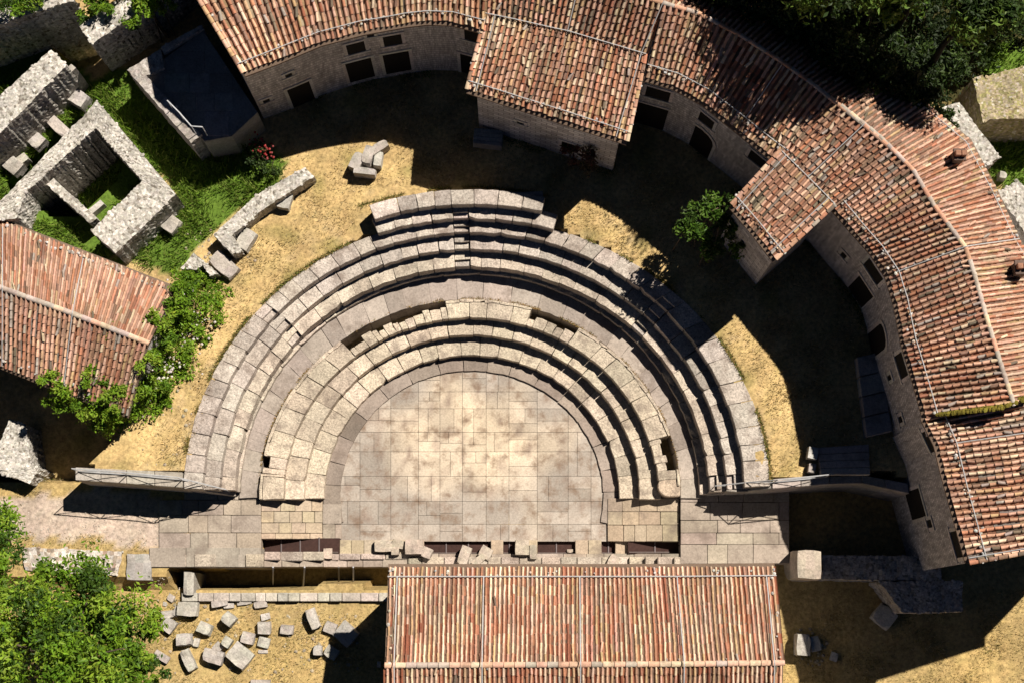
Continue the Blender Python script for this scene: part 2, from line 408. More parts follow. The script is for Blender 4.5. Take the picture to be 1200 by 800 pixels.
# ------------------------------------------------------------------ paving slabs
def slabs(mbuf, x0, x1, y0, y1, z, cw, rh, colf, depth=.5, inside=None, zj=.006, gap=.25, vertical=False, cells=False):
    """rectangles in plan laid in rows (vertical=True: in columns)"""
    a, a1 = (x0, x1) if vertical else (y0, y1); bmin, bmax = (y0, y1) if vertical else (x0, x1)
    while a < a1-.5:
        an = min(a + R.uniform(*rh), a1)
        if a1-an < rh[0]*.5: an = a1
        q = bmin
        while q < bmax-.5:
            qn = min(q + R.uniform(*cw), bmax)
            if bmax-qn < cw[0]*.5: qn = bmax
            X0, X1, Y0, Y1 = (a, an, q, qn) if vertical else (q, qn, a, an)
            if not inside or inside((X0+X1)/2, (Y0+Y1)/2):
                c = colf((X0+X1)/2, (Y0+Y1)/2); dz = R.uniform(-zj, zj)
                quad = [(X0+gap, Y1-gap), (X1-gap, Y1-gap), (X1-gap, Y0+gap), (X0+gap, Y0+gap)]
                zf = z if callable(z) else (lambda x_, y_: z)
                if cells:
                    k0 = R.uniform(.82, 1.12); nu = max(1, round((X1-X0)/5)); nv = max(1, round((Y1-Y0)/5))
                    pt = [[(lerp(X0+gap, X1-gap, u/nu), lerp(Y1-gap, Y0+gap, v/nv)) for u in range(nu+1)] for v in range(nv+1)]
                    vi = [[mbuf.vert(W(*q_, z+dz)) for q_ in r_] for r_ in pt]; vc = [[tuple(k0*g_ for g_ in colf(*q_)) for q_ in r_] for r_ in pt]
                    for v in range(nv):
                        for u in range(nu):
                            ij = ((v, u), (v, u+1), (v+1, u+1), (v+1, u))
                            mbuf.face([vi[a_][b_] for a_, b_ in ij], [vc[a_][b_] for a_, b_ in ij])
                    cr_ = [W(*q_, z+dz) for q_ in quad]; lo_ = [mbuf.vert((q_.x, q_.y, z-depth)) for q_ in cr_]; hi_ = [mbuf.vert(q_) for q_ in cr_]
                    for u in range(4): mbuf.face((lo_[u], lo_[(u+1) % 4], hi_[(u+1) % 4], hi_[u]), (.2, .16, .13))
                else:
                    zl_ = [zf(x_, y_)+dz for x_, y_ in quad]
                    mbuf.prism([W(x_+R.uniform(-.2, .2), y_+R.uniform(-.2, .2), h_) for (x_, y_), h_ in zip(quad, zl_)], min(zl_)-depth, zl_, c)
            q = qn
        a = an
def orch_col(x, y):
    d = math.hypot((x-552)/135, (y-512)/84)
    k = max(0, 1-d**1.5)
    n = noise.noise(Vector((x*.02, y*.02, 0)))
    k = min(1, max(0, k*1.25 + n*.6 - .12))
    n3 = .5+.5*noise.noise(Vector((x*.06, y*.06, 5)))+.45*noise.noise(Vector((x*.13, y*.07, 8)))+.25*noise.noise(Vector((x*.3, y*.3, 2)))
    a = (.37, .32, .275); b_ = (.64, .52, .385)
    c = tuple(lerp(p, q, k) for p, q in zip(a, b_))
    st = min(1, max(0, (n3-.55)*2.6))*(.85)
    return tuple(lerp(p, q, st) for p, q in zip(c, (.27, .20, .16)))
of = MB()
gx_ = [390]; 
while gx_[-1] < 718: gx_.append(gx_[-1]+R.uniform(24, 37))
gy_ = [430]
while gy_[-1] < 612: gy_.append(gy_[-1]+R.uniform(19, 36))
gy_.append(634)
for X0_, X1_ in zip(gx_, gx_[1:]):
    for Y0_, Y1_ in zip(gy_, gy_[1:]):
        u = R.random(); xm = lerp(X0_, X1_, R.uniform(.35, .65)); ym = lerp(Y0_, Y1_, R.uniform(.35, .65))
        for q_ in ([(X0_, X1_, Y0_, Y1_)] if u < .4 else [(X0_, xm, Y0_, Y1_), (xm, X1_, Y0_, Y1_)] if u < .65 else [(X0_, X1_, Y0_, ym), (X0_, X1_, ym, Y1_)] if u < .85 else [(X0_, xm, Y0_, ym), (xm, X1_, Y0_, ym), (X0_, X1_, ym, Y1_)]):
            slabs(of, *q_, 0.0, (200, 300), (200, 300), orch_col, zj=.006, gap=.19, cells=True)
o = of.build('orchestra_floor', M_ORCH); o['kind'] = 'structure'; o['label'] = 'stone slab floor of the orchestra with a pale yellow centre'
o = bor.build('orchestra_border', M_PAVE, bevel=.012); o['kind'] = 'structure'; o['label'] = 'grey stone ring round the orchestra floor'
pg = lambda x, y: vary((.37, .305, .25), .12, R, .03)
pc = lambda x, y: vary((.43, .345, .25), .10, R, .04)
pv = MB()
PZ = 1.1
zin = lambda x, y: PZ if x < 306 else (lerp(PZ-.08, .14, min(1, (x-306)/70)) if x < 500 else (lerp(.14, PZ-.2, min(1, max(0, (x-716)/76)))))
slabs(pv, 186, 306, 568, 642, PZ, (18, 40), (13, 22), pg, inside=lambda x, y: y > 590 or x > 230)
slabs(pv, 306, 378, 584, 631, zin, (14, 24), (12, 20), pc, 1.2)
slabs(pv, 712, 796, 583, 634, zin, (12, 26), (10, 18), pc, 1.2)
slabs(pv, 797.5, 925, 572, 660, PZ+.02, (20, 45), (13, 24), pg, 1.4)
slabs(pv, 378, 400, 590, 631, .12, (14, 24), (14, 24), pg)
slabs(pv, 175, 306, 641, 664, PZ+.03, (40, 75), (22, 24), lambda x, y: vary((.35, .30, .255), .1), 1.2)
zst = lambda x, y: .04 if 398 < x < 730 else lerp(.04, PZ-.1, min(1, (398-x)/90 if x < 398 else (x-730)/66))
for a, b_ in ((398, 497), (575, 590), (604, 630), (674, 705), (721, 736)):
    slabs(pv, a, b_, 632, 649, .05, (12, 26), (15, 17), pc)
slabs(pv, 306, 797, 648, 664, zst, (18, 40), (14, 17), pg, 1.2)
o = pv.build('paving', M_PAVE, bevel=.012); o['kind'] = 'structure'; o['label'] = 'worn stone slabs of the stage front and side passages'
# ------------------------------------------------------------------ tiled roofs
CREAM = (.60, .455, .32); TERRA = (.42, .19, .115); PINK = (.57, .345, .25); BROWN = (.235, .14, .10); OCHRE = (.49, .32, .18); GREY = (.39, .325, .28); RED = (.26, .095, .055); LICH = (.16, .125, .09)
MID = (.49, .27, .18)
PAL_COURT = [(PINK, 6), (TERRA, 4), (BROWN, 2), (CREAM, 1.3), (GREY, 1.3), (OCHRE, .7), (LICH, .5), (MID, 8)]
PAL_OUT = [(PINK, 6), (TERRA, 3), (CREAM, 1.2), (OCHRE, .6), (BROWN, .5), (MID, 4)]  # paler mix for outer slopes, sun-facing brightness put into the tile colour
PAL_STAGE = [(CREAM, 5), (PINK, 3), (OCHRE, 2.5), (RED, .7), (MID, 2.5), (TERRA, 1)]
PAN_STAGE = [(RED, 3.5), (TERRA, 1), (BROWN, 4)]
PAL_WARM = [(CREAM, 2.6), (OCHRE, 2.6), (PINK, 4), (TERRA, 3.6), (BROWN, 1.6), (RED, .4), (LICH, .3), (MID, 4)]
def pick(pal):
    t = R.uniform(0, sum(q for _, q in pal))
    for c, q in pal:
        t -= q
        if t <= 0: return tuple(min(.74, q_*1.1) for q_ in vary(c, .11, R, .04))
    return pal[0][0]
def V3(px, py, z): return W(px, py, z)
def poly_at(pts, s):
    """pts: polyline, s in 0..1 by index-free arc fraction table"""
    n = len(pts)-1; f = s*n; i = min(int(f), n-1); return pts[i].lerp(pts[i+1], f-i)
def tiles(b, eave, ridge, pitch, pal, exposed=.36, rad_=.085, jit=.012, stray=.05, coh=.35, lip=.045, pan=.5, cw=.57, pal_pan=None):
    """barrel tiles over a strip between two matched 3D polylines"""
    n = len(eave)-1
    mids = [(a+c)/2 for a, c in zip(eave, ridge)]
    for i in range(n):
        L = (mids[i+1]-mids[i]).length; k = max(1, round(L/pitch))
        for j in range(k):
            f = (j+.5)/k
            e = eave[i].lerp(eave[i+1], f); r_ = ridge[i].lerp(ridge[i+1], f)
            up = r_-e; sl = up.length
            if sl < .2: continue
            up.normalize(); ac = (eave[i+1]-eave[i]).lerp(ridge[i+1]-ridge[i], .5).normalized()
            nr = ac.cross(up).normalized()
            if nr.z < 0: nr = -nr
            wE = (eave[i+1]-eave[i]).length/k; wR = (ridge[i+1]-ridge[i]).length/k
            m = max(1, round(sl/exposed)); colbias = R.uniform(-.12, .12)
            off0 = R.uniform(-.06, .06); cc = pick(pal); cp = pick(pal_pan or pal)
            for q in range(m):
                a0 = q/m; a1 = (q+1.12)/m; a1 = min(a1, 1.0)
                s0 = a0*sl + off0 if q else R.uniform(0, .05); s1 = a1*sl + (off0 if q < m-1 else 0)
                wd = lerp(wE, wR, (a0+a1)/2)
                # pan below, colour lowered for grime and shade between covers
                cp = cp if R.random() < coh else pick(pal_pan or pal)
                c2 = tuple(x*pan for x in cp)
                pw = wd*.5
                p0 = e + up*s0; p1 = e + up*s1
                wv = noise.noise(p0*.55)*.035; sg = noise.noise(p0*.4+Vector((9, 0, 0)))*.045
                wv2 = noise.noise(p1*.55)*.035; sg2 = noise.noise(p1*.4+Vector((9, 0, 0)))*.045
                p0 = p0 + ac*wv + nr*sg; p1 = p1 + ac*wv2 + nr*sg2
                x0, x1 = p0 + ac*wd*.5, p1 + ac*wd*.5
                h = pw*.62
                va = [b.vert(x0 - ac*h + nr*.05), b.vert(x0 - ac*h*.4 + nr*.012), b.vert(x0 + ac*h*.4 + nr*.012), b.vert(x0 + ac*h + nr*.05)]
                vb = [b.vert(x1 - ac*h + nr*.035), b.vert(x1 - ac*h*.4 - nr*.004), b.vert(x1 + ac*h*.4 - nr*.004), b.vert(x1 + ac*h + nr*.035)]
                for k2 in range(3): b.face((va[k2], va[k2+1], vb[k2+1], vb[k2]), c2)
                # cover
                cc = vary(cc, .07, R, .03) if R.random() < coh else pick(pal); pf = 1 + .3*noise.noise(p0*.45+Vector((3, 3, 0))) + .18*noise.noise(p0*1.3); c = tuple(max(.01, x*(1+colbias)*pf) for x in cc)
                w0 = wd*cw*R.uniform(.93, 1.05)/2; w1 = w0*.84; lift = lip if q else lip*.3
                sk = R.uniform(-jit, jit); hh = min(rad_, wd*.42)
                if R.random() < stray: sk += R.choice((-1, 1))*R.uniform(.02, .05); lift += .025; c = vary(R.choice((c, GREY, CREAM, LICH)), .15)
                lo = []; hi = []
                for k2 in range(6):
                    an = PI*k2/5
                    lo.append(b.vert(p0 + ac*(-math.cos(an)*w0 + sk) + nr*(math.sin(an)*hh + lift + .012)))
                    hi.append(b.vert(p1 + ac*(-math.cos(an)*w1 - sk) + nr*(math.sin(an)*hh*.85 + .012)))
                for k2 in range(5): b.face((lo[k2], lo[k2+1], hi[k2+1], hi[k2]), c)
                if True: b.face(lo, tuple(x*.8 for x in c))  # end cap darkened to paint shade inside the hollow barrel
def deck(b, eave, ridge, c=(.16, .11, .08), t=.09, over=-.02):
    eave = [e - (r_-e).normalized()*.13 for e, r_ in zip(eave, ridge)]
    n = len(eave)
    top = [[b.vert(p + Vector((0, 0, over))) for p in l] for l in (eave, ridge)]
    bot = [[b.vert(p + Vector((0, 0, over-t))) for p in l] for l in (eave, ridge)]
    for i in range(n-1):
        b.face((top[0][i], top[0][i+1], top[1][i+1], top[1][i]), c); b.face((bot[0][i+1], bot[0][i], bot[1][i], bot[1][i+1]), c)
        b.face((bot[0][i], bot[0][i+1], top[0][i+1], top[0][i]), c); b.face((top[1][i], top[1][i+1], bot[1][i+1], bot[1][i]), c)
    b.face((top[0][0], top[1][0], bot[1][0], bot[0][0]), c); b.face((top[1][-1], top[0][-1], bot[0][-1], bot[1][-1]), c)
def ridge_tiles(b, pts, pal=PAL_OUT, r=.10, L=.40, lift=.06):
    r *= .85
    for a, c in zip(pts, pts[1:]):
        d = c-a; n = max(1, round(d.length/L)); d.normalize(); s = d.cross(Vector((0, 0, 1))).normalized(); up = s.cross(d)
        for k in range(n):
            p0 = a.lerp(c, k/n); p1 = a.lerp(c, (k+1.1)/n); col = pick(pal); rings = []
            for p, rr, z in ((p0, r*1.08, lift+.03), (p1, r*.95, lift)):
                rings.append([b.vert(p + s*(-math.cos(PI*q/6)*rr) + up*(math.sin(PI*q/6)*rr*.8 + z - .05)) for q in range(7)])
            for q in range(6): b.face((rings[0][q], rings[0][q+1], rings[1][q+1], rings[1][q]), col)
            b.face(rings[0], col)
def mortar(b, pts, r=.07, dens=3.2, z=.1, spread=.06, cols=((.55, .53, .50), (.45, .43, .41), (.34, .31, .28), (.5, .42, .34))):
    r *= .8; z *= .8
    for a, c in zip(pts, pts[1:]):
        L = (c-a).length; d = (c-a).normalized(); s = d.cross(Vector((0, 0, 1)))
        for k in range(int(L*dens)):
            p = a.lerp(c, R.random()) + s*R.uniform(-spread, spread) + Vector((0, 0, z))
            b.lump(p, r*R.uniform(.45, 1.25), vary(R.choice(cols), .15), R, (1, 1, .75))
def stuffed(m_, parent):
    o = m_.build('mortar_bedding', M_MORTAR, parent); o['kind'] = 'stuff'; return o
def up(pts, z): return [p + Vector((0, 0, z)) for p in pts]
def dens(pts, step=.6):
    out = [pts[0]]
    for a, c in zip(pts, pts[1:]):
        n = max(1, int((c-a).length/step)); out += [a.lerp(c, (k+1)/n) for k in range(n)]
    return out
def cable(name, pts, parent, z=.14, r=.018):
    r = min(r, .021)
    b = MB(); q = dens(pts, .5); q = [p + Vector((0, 0, z + R.uniform(-.015, .02))) for p in q]
    b.tube(q, r, (.46, .46, .47), 5); return b.build(name, M_IRON, parent)
def L3(l, z):  # photo points at one height
    return [W(x, y, z) for x, y in l]

EAVE, RIDGE, BAYTOP = 8.65, 10.0, 8.82
# matched eave / ridge traces
h1_e = [(285, 86), (325, 71), (375, 50), (425, 37), (475, 28), (500, 25), (530, 26), (568, 36)]
h1_r = [(226, -12), (285, -38), (350, -56), (410, -68), (468, -76), (500, -80), (535, -78), (575, -66)]
a_e = [(547, 105), (640, 135), (735, 166)]; a_t = [(569, 17), (665, 38), (757, 65)]
b_e = [(569, 17), (665, 38), (757, 65)]; b_r = [(576, -66), (680, -24), (777, 4)]
c_e = [(755, 91), (790, 101), (825, 120), (865, 152), (897, 178), (914, 190)]; c_r = [(777, 4), (818, 16), (868, 42), (918, 74), (955, 101), (972, 115)]
d_e = [(857, 240), (884, 272), (909, 304)]; d_t = [(914, 177), (946, 209), (978, 241)]
e_e = [(914, 177), (946, 209), (978, 241)]; e_r = [(972, 115), (1012, 147), (1055, 184)]
f_e = [(977, 243), (1000, 270), (1022, 294), (1041, 323)]; f_r = [(1055, 184), (1082, 220), (1108, 260), (1131, 290)]
g_e = [(1041, 323), (1051, 356), (1060, 402), (1072, 441), (1085, 488)]; g_r = [(1131, 290), (1141, 320), (1155, 370), (1172, 425), (1188, 474)]
i_e = [(1083, 489), (1099, 522), (1107, 555), (1121, 605), (1136, 659)]; i_r = [(1244, 455), (1252, 500), (1258, 535), (1266, 588), (1276, 634)]
outA_r = [(226, -12), (285, -38), (350, -56), (410, -68), (500, -80), (575, -66)]; outA_e = [(190, -95), (260, -120), (335, -140), (405, -155), (500, -165), (580, -150)]
outB_r = [(575, -66), (680, -24), (777, 4), (868, 42), (930, 83), (985, 124)]; outB_e = [(582, -150), (712, -100), (826, -64), (935, -18), (1004, 26), (1062, 72)]
outC_r = [(985, 124), (1030, 160), (1070, 200), (1095, 242), (1131, 290), (1141, 320), (1155, 370), (1172, 425), (1188, 474)]
outC_e = [(1062, 72), (1098, 113), (1136, 165), (1166, 222), (1193, 281), (1212, 312), (1232, 358), (1252, 410), (1270, 458)]
def narrow(r_, o_, f0, f1):
    n = len(r_)-1
    return [tuple(lerp(a, c, lerp(f0, f1, i/n)) for a, c in zip(p, q)) for i, (p, q) in enumerate(zip(r_, o_))]
outB_e = narrow(outB_r, outB_e, .5, .5)
outC_e = [tuple(lerp(a, c, f) for a, c in zip(p, q)) for p, q, f in zip(outC_r, outC_e, (.5, .8, 1, 1, 1, 1, 1, 1, 1))]
def house_wall(name, parent, eave, ridge_, outer, zbase, ez, rz, oz, inset=.32):
    """solid wall body: lofted section court face - under ridge - back face, with UVs in metres"""
    b = MB(); secs = []; u = 0; us = []
    for i, (e, r_, o_) in enumerate(zip(eave, ridge_, outer)):
        d = (r_-e); d.z = 0; d.normalize(); d2 = (o_-r_); d2.z = 0; d2.normalize()
        ei = e + d*inset; oi = o_ - d2*inset
        if i: u += (ei-secs[-1][0]).length
        secs.append((Vector((ei.x, ei.y, 0)), Vector((r_.x, r_.y, 0)), Vector((oi.x, oi.y, 0)))); us.append(u)
    c = (.35, .3, .27)
    def zb(i): return zbase[i] if isinstance(zbase, list) else zbase
    k1 = .12
    for i in range(len(secs)-1):
        for w0, w1 in ((0, 0), (2, 2)):
            p, q = secs[i][w0], secs[i+1][w0]; zt = ez if w0 == 0 else oz
            quad = [(p.x, p.y, zb(i)), (q.x, q.y, zb(i+1)), (q.x, q.y, zt), (p.x, p.y, zt)]
            b.poly(quad, c, [(us[i], zb(i)), (us[i+1], zb(i+1)), (us[i+1], zt), (us[i], zt)])
        p, q = secs[i], secs[i+1]
        b.poly([(p[0].x, p[0].y, ez), (q[0].x, q[0].y, ez), (q[1].x, q[1].y, rz), (p[1].x, p[1].y, rz)], c)
        b.poly([(p[1].x, p[1].y, rz), (q[1].x, q[1].y, rz), (q[2].x, q[2].y, oz), (p[2].x, p[2].y, oz)], c)
    for i in (0, len(secs)-1):
        p = secs[i]; d = (p[0]-p[2]).length; dm = (p[0]-p[1]).length
        b.poly([(p[0].x, p[0].y, zb(i)), (p[2].x, p[2].y, zb(i)), (p[2].x, p[2].y, oz), (p[1].x, p[1].y, rz), (p[0].x, p[0].y, ez)], c,
               [(0, zb(i)), (d, zb(i)), (d, oz), (dm, rz), (0, ez)])
    o = b.build(name, M_WALL, parent)
    return o, [s[0] for s in secs]
def wall_hit(line, px, py):
    r = RAY(px, py); best = None
    for a, c in zip(line, line[1:]):
        t = (c-a); t.z = 0; L = t.length; t.normalize(); n = Vector((t.y, -t.x, 0))
        den = r.dot(n)
        if abs(den) < 1e-6: continue
        k = (Vector((a.x, a.y, 0))-CAM).dot(n)/den
        p = CAM + r*k; s = (p-a).dot(t)
        if -0.3 <= s <= L+.3 and k > 0:
            cand = (p, t, n)
            if best is None or abs(s-L/2) < best[0]: best = (abs(s-L/2), cand)
    return best[1] if best else None
FR = (.60, .55, .50)
def opening(parent, line, px, py, wd, ht, kind='window', arch=False, zb=None):
    hit = wall_hit(line, px, py)
    if not hit: print('no wall hit', px, py); return
    p, t, n = hit
    if n.dot(CAM-p) < 0: n = -n
    z0 = p.z-ht/2 if zb is None else zb
    z1 = z0+ht
    p = Vector((p.x, p.y, 0)); b = MB()
    def bar(s0, s1, za, zc, d0, d1, mb_=None, c=FR):
        q = [p + t*s0 + n*d0, p + t*s1 + n*d0, p + t*s1 + n*d1, p + t*s0 + n*d1]
        (mb_ or b).box8([(v.x, v.y, za) for v in q], [(v.x, v.y, zc) for v in q], vary(c, .08))
    f = .13
    bar(-wd/2-f, -wd/2, z0, z1, .0, .03); bar(wd/2, wd/2+f, z0, z1, .0, .03)
    if not arch: bar(-wd/2-f, wd/2+f, z1+.003, z1+.15, .0, .035)
    else:
        for k in range(6):
            a0, a1 = PI*k/6, PI*(k+1)/6; R0, R1 = wd/2, wd/2+.16
            q = [p + t*(math.cos(a)*rr) for a, rr in ((a0, R0), (a0, R1), (a1, R1), (a1, R0))]
            zz = [z1+math.sin(a)*rr for a, rr in ((a0, R0), (a0, R1), (a1, R1), (a1, R0))]
            fr = [b.vert((v.x+n.x*.035, v.y+n.y*.035, z)) for v, z in zip(q, zz)]; bk = [b.vert((v.x, v.y, z)) for v, z in zip(q, zz)]
            b.face(fr, FR)
            for k2 in range(4): b.face((fr[k2], fr[(k2+1) % 4], bk[(k2+1) % 4], bk[k2]), FR)
    if kind == 'window': bar(-wd/2-f-.04, wd/2+f+.04, z0-.12, z0-.003, .0, .05)
    o = b.build(kind, M_MORTAR, parent)
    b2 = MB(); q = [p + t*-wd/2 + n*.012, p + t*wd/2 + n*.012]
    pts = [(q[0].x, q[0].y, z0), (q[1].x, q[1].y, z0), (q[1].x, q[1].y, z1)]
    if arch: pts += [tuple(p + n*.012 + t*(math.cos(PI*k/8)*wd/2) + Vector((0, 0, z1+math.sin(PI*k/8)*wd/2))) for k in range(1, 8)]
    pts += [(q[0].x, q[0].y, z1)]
    b2.poly(pts, (.010, .008, .007));  # flat near-black pane paints the shade of an open recess
    pn = b2.build('dark_window_recess' if kind == 'window' else 'dark_door_recess', M_DARK, o)
    return o
def verge(b, pts, pal, r=.09):
    ridge_tiles(b, [p + Vector((0, 0, .05)) for p in pts], pal, r, .34, .05)
def roof(parent, name, parts, pitch=.235, extra=None, exposed=.36, **kw):
    b = MB()
    for e, r_, pal in parts:
        deck(b, e, r_); tiles(b, e, r_, pitch, pal, exposed, **kw)
    if extra: extra(b)
    return b.build(name, M_TILE, parent)

# ---- house at the upper left of the arc
h1 = thing('curved_house', 'stone house at the upper left end of the arc, two rows of doors and windows', 'house', tuple(W(430, 110, PLAT)), 'stone houses built in an arc round the theatre')
E1, R1, O1 = L3(h1_e, EAVE), L3(h1_r, RIDGE), L3([(190, -95), (245, -116), (310, -134), (385, -150), (460, -160), (500, -165), (540, -160), (580, -150)], EAVE)
wl, line1 = house_wall('wall', h1, E1, R1, O1, PLAT-.3, EAVE-.12, RIDGE-.14, EAVE-.12)
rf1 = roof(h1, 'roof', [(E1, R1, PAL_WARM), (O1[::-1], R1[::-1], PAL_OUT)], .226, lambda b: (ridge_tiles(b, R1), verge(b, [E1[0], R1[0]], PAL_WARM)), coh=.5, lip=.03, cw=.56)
m_ = MB(); ln = [E1[i].lerp(R1[i], .10) for i in range(len(E1))]; mortar(m_, ln, .075, 5, .1, .12); mortar(m_, [E1[0].lerp(R1[0], k/8)+Vector((.1, .05, 0)) for k in range(9)], .07, 3.5, .08, .1); stuffed(m_, rf1)
cable('lightning_cable', ln, h1)
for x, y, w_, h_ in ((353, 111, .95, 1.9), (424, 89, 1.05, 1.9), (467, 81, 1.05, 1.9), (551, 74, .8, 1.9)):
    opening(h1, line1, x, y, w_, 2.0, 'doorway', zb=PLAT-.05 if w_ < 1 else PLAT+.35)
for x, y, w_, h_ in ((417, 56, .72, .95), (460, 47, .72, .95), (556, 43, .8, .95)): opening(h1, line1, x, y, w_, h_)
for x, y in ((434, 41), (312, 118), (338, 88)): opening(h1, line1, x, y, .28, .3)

# ---- house with the projecting bay
h2 = thing('curved_house', 'stone house in mid arc with two square tiled bays projecting towards the seats', 'house', tuple(W(760, 110, PLAT)), 'stone houses built in an arc round the theatre')
BAY = 7.62
A_e, A_t = L3(a_e, BAY), L3(a_t, BAYTOP); B_e, B_r = L3(b_e, BAYTOP), L3(b_r, RIDGE)
C_e, C_r = L3(c_e, EAVE), L3(c_r, RIDGE); D_e, D_t = L3(d_e, BAY+.45), L3(d_t, BAYTOP+.1); EE, ER = L3(e_e, BAYTOP), L3(e_r, RIDGE)
OB_r, OB_e = L3(outB_r, RIDGE), L3(outB_e, EAVE)
court = L3([(569, 36), (665, 56), (755, 91), (790, 101), (825, 120), (865, 152), (897, 178), (914, 190), (946, 222), (977, 243)], EAVE)
cr = L3([(576, -66), (680, -24), (777, 4), (818, 16), (868, 42), (918, 74), (955, 101), (972, 115), (1012, 147), (1055, 184)], RIDGE)
co = L3([(579, -108), (696, -62), (802, -30), (850, -8), (901, 20), (951, 46), (985, 72), (1020, 96), (1050, 120), (1096, 150)], EAVE)
wl2, line2 = house_wall('wall', h2, court, cr, co, PLAT-.3, EAVE-.16, RIDGE-.18, EAVE-.12)
def bay(name, parent, e, t, BAY=BAY):
    """square projecting bay under a single roof slope"""
    ins = [e[0].lerp(e[-1], .05), e[0].lerp(e[-1], .95)]
    d = (t[1]-e[1]); d.z = 0; d.normalize()
    f0, f1 = ins[0]+d*.25, ins[1]+d*.25; g0, g1 = t[0].lerp(t[-1], .06), t[0].lerp(t[-1], .95)
    b = MB(); c = (.35, .3, .27)
    zt, zh, zb = BAY-.14, BAYTOP-.2, PLAT-.3
    for p, q, z0, z1 in ((f0, f1, zt, zt), (f1, g1, zt, zh), (g1, g0, zh, zh), (g0, f0, zh, zt)):
        L = (q-p).length
        b.poly([(p.x, p.y, zb), (q.x, q.y, zb), (q.x, q.y, z1), (p.x, p.y, z0)], c, [(0, zb), (L, zb), (L, z1), (0, z0)])
    b.poly([(f0.x, f0.y, zt), (f1.x, f1.y, zt), (g1.x, g1.y, zh), (g0.x, g0.y, zh)], c)
    b.build(name, M_WALL, parent)
    return [Vector((f0.x, f0.y, 0)), Vector((f1.x, f1.y, 0))]
bl1 = bay('bay_wall', h2, A_e, A_t); bl2 = bay('bay_wall', h2, D_e, D_t, BAY+.45)
lastC = len(C_e)-1
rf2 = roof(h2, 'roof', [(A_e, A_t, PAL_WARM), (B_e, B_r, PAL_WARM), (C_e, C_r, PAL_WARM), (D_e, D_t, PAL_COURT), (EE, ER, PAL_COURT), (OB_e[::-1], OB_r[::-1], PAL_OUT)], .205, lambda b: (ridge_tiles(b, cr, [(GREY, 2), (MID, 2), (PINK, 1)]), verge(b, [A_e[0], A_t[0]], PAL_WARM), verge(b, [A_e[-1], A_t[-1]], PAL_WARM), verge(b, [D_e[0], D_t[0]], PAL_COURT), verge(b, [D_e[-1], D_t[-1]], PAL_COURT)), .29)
m_ = MB()
for l, k in (([p_.lerp(q_, .1) for p_, q_ in zip(A_e, A_t)], 0), ([A_e[0].lerp(A_t[0], q/6) for q in range(7)], 0), ([A_e[-1].lerp(A_t[-1], q/6) for q in range(7)], 0), ([D_e[0].lerp(D_t[0], q/6) for q in range(7)], 0), ([D_e[-1].lerp(D_t[-1], q/6) for q in range(7)], 0), ([p_.lerp(q_, .1) for p_, q_ in zip(D_e, D_t)], 0),
             ([C_e[i].lerp(C_r[i], .14) for i in range(lastC+1)], 0)):
    mortar(m_, l, .075, 5.5, .1, .10)
mortar(m_, B_e, .05, 3, .1, .04); mortar(m_, EE, .07, 5, .1, .1)
stuffed(m_, rf2)
def inset_line(e, t, k): return [a.lerp(c, k) for a, c in zip(e, t)]
for l in ([*inset_line(A_e, A_t, .1)], [*B_e], [A_e[0].lerp(A_e[-1], .06), A_t[0].lerp(A_t[-1], .06)], [A_e[-1].lerp(A_e[0], .07), A_t[-1].lerp(A_t[0], .03), B_r[-1]],
          [C_e[i].lerp(C_r[i], .16) for i in range(lastC+1)], [B_e[1], B_r[1]], [C_e[3].lerp(C_r[3], .16), C_r[3].lerp(C_e[3], .05)], inset_line(D_e, D_t, .12), [*EE], [EE[1], ER[1]],
          [D_e[-1].lerp(D_e[0], .12), D_t[-1].lerp(D_t[0], .12)], [D_e[0].lerp(D_e[-1], .1), D_t[0].lerp(D_t[-1], .1)]):
    cable('lightning_cable', l, h2)
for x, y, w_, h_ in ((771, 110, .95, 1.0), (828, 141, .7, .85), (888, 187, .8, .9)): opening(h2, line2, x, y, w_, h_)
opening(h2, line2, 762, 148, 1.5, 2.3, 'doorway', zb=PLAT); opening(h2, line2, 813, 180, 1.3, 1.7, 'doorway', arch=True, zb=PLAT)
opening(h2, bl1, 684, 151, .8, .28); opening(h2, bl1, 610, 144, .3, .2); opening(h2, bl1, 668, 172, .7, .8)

# ---- long right house
h3 = thing('curved_house', 'long stone house on the right, pale pink outer roof slope carrying two chimneys', 'house', tuple(W(1060, 400, PLAT)), 'stone houses built in an arc round the theatre')
F_e, F_r, G_e, G_r = L3(f_e, EAVE), L3(f_r, RIDGE), L3(g_e, EAVE), L3(g_r, RIDGE)
OC_r, OC_e = L3(outC_r, RIDGE), L3(outC_e, EAVE)
c3 = F_e + G_e[1:]; r3 = F_r + G_r[1:]; o3 = L3([(1096, 150), (1132, 172), (1166, 222), (1193, 281), (1212, 312), (1232, 358), (1252, 410), (1270, 458)], EAVE)
wl3, line3 = house_wall('wall', h3, c3, r3, o3, [PLAT-.3]*6+[-.4]*2, EAVE-.16, RIDGE-.18, EAVE-.12)
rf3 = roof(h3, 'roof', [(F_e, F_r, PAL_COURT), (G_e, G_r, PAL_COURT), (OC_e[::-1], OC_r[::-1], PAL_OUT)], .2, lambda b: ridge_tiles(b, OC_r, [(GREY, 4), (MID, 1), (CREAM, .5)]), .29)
m_ = MB(); ln3 = [a.lerp(c, .13) for a, c in zip(c3, r3)]; mortar(m_, ln3, .075, 5, .1, .14); mortar(m_, [F_e[-1], F_r[-1]], .075, 5, .1, .1); mortar(m_, [a.lerp(c, .93) for a, c in zip(r3, c3)][::-1], .07, 1, .1, .1)
mortar(m_, [a.lerp(c, .07) for a, c in zip(OC_e, OC_r)], .08, 4, .1, .12)
stuffed(m_, rf3)
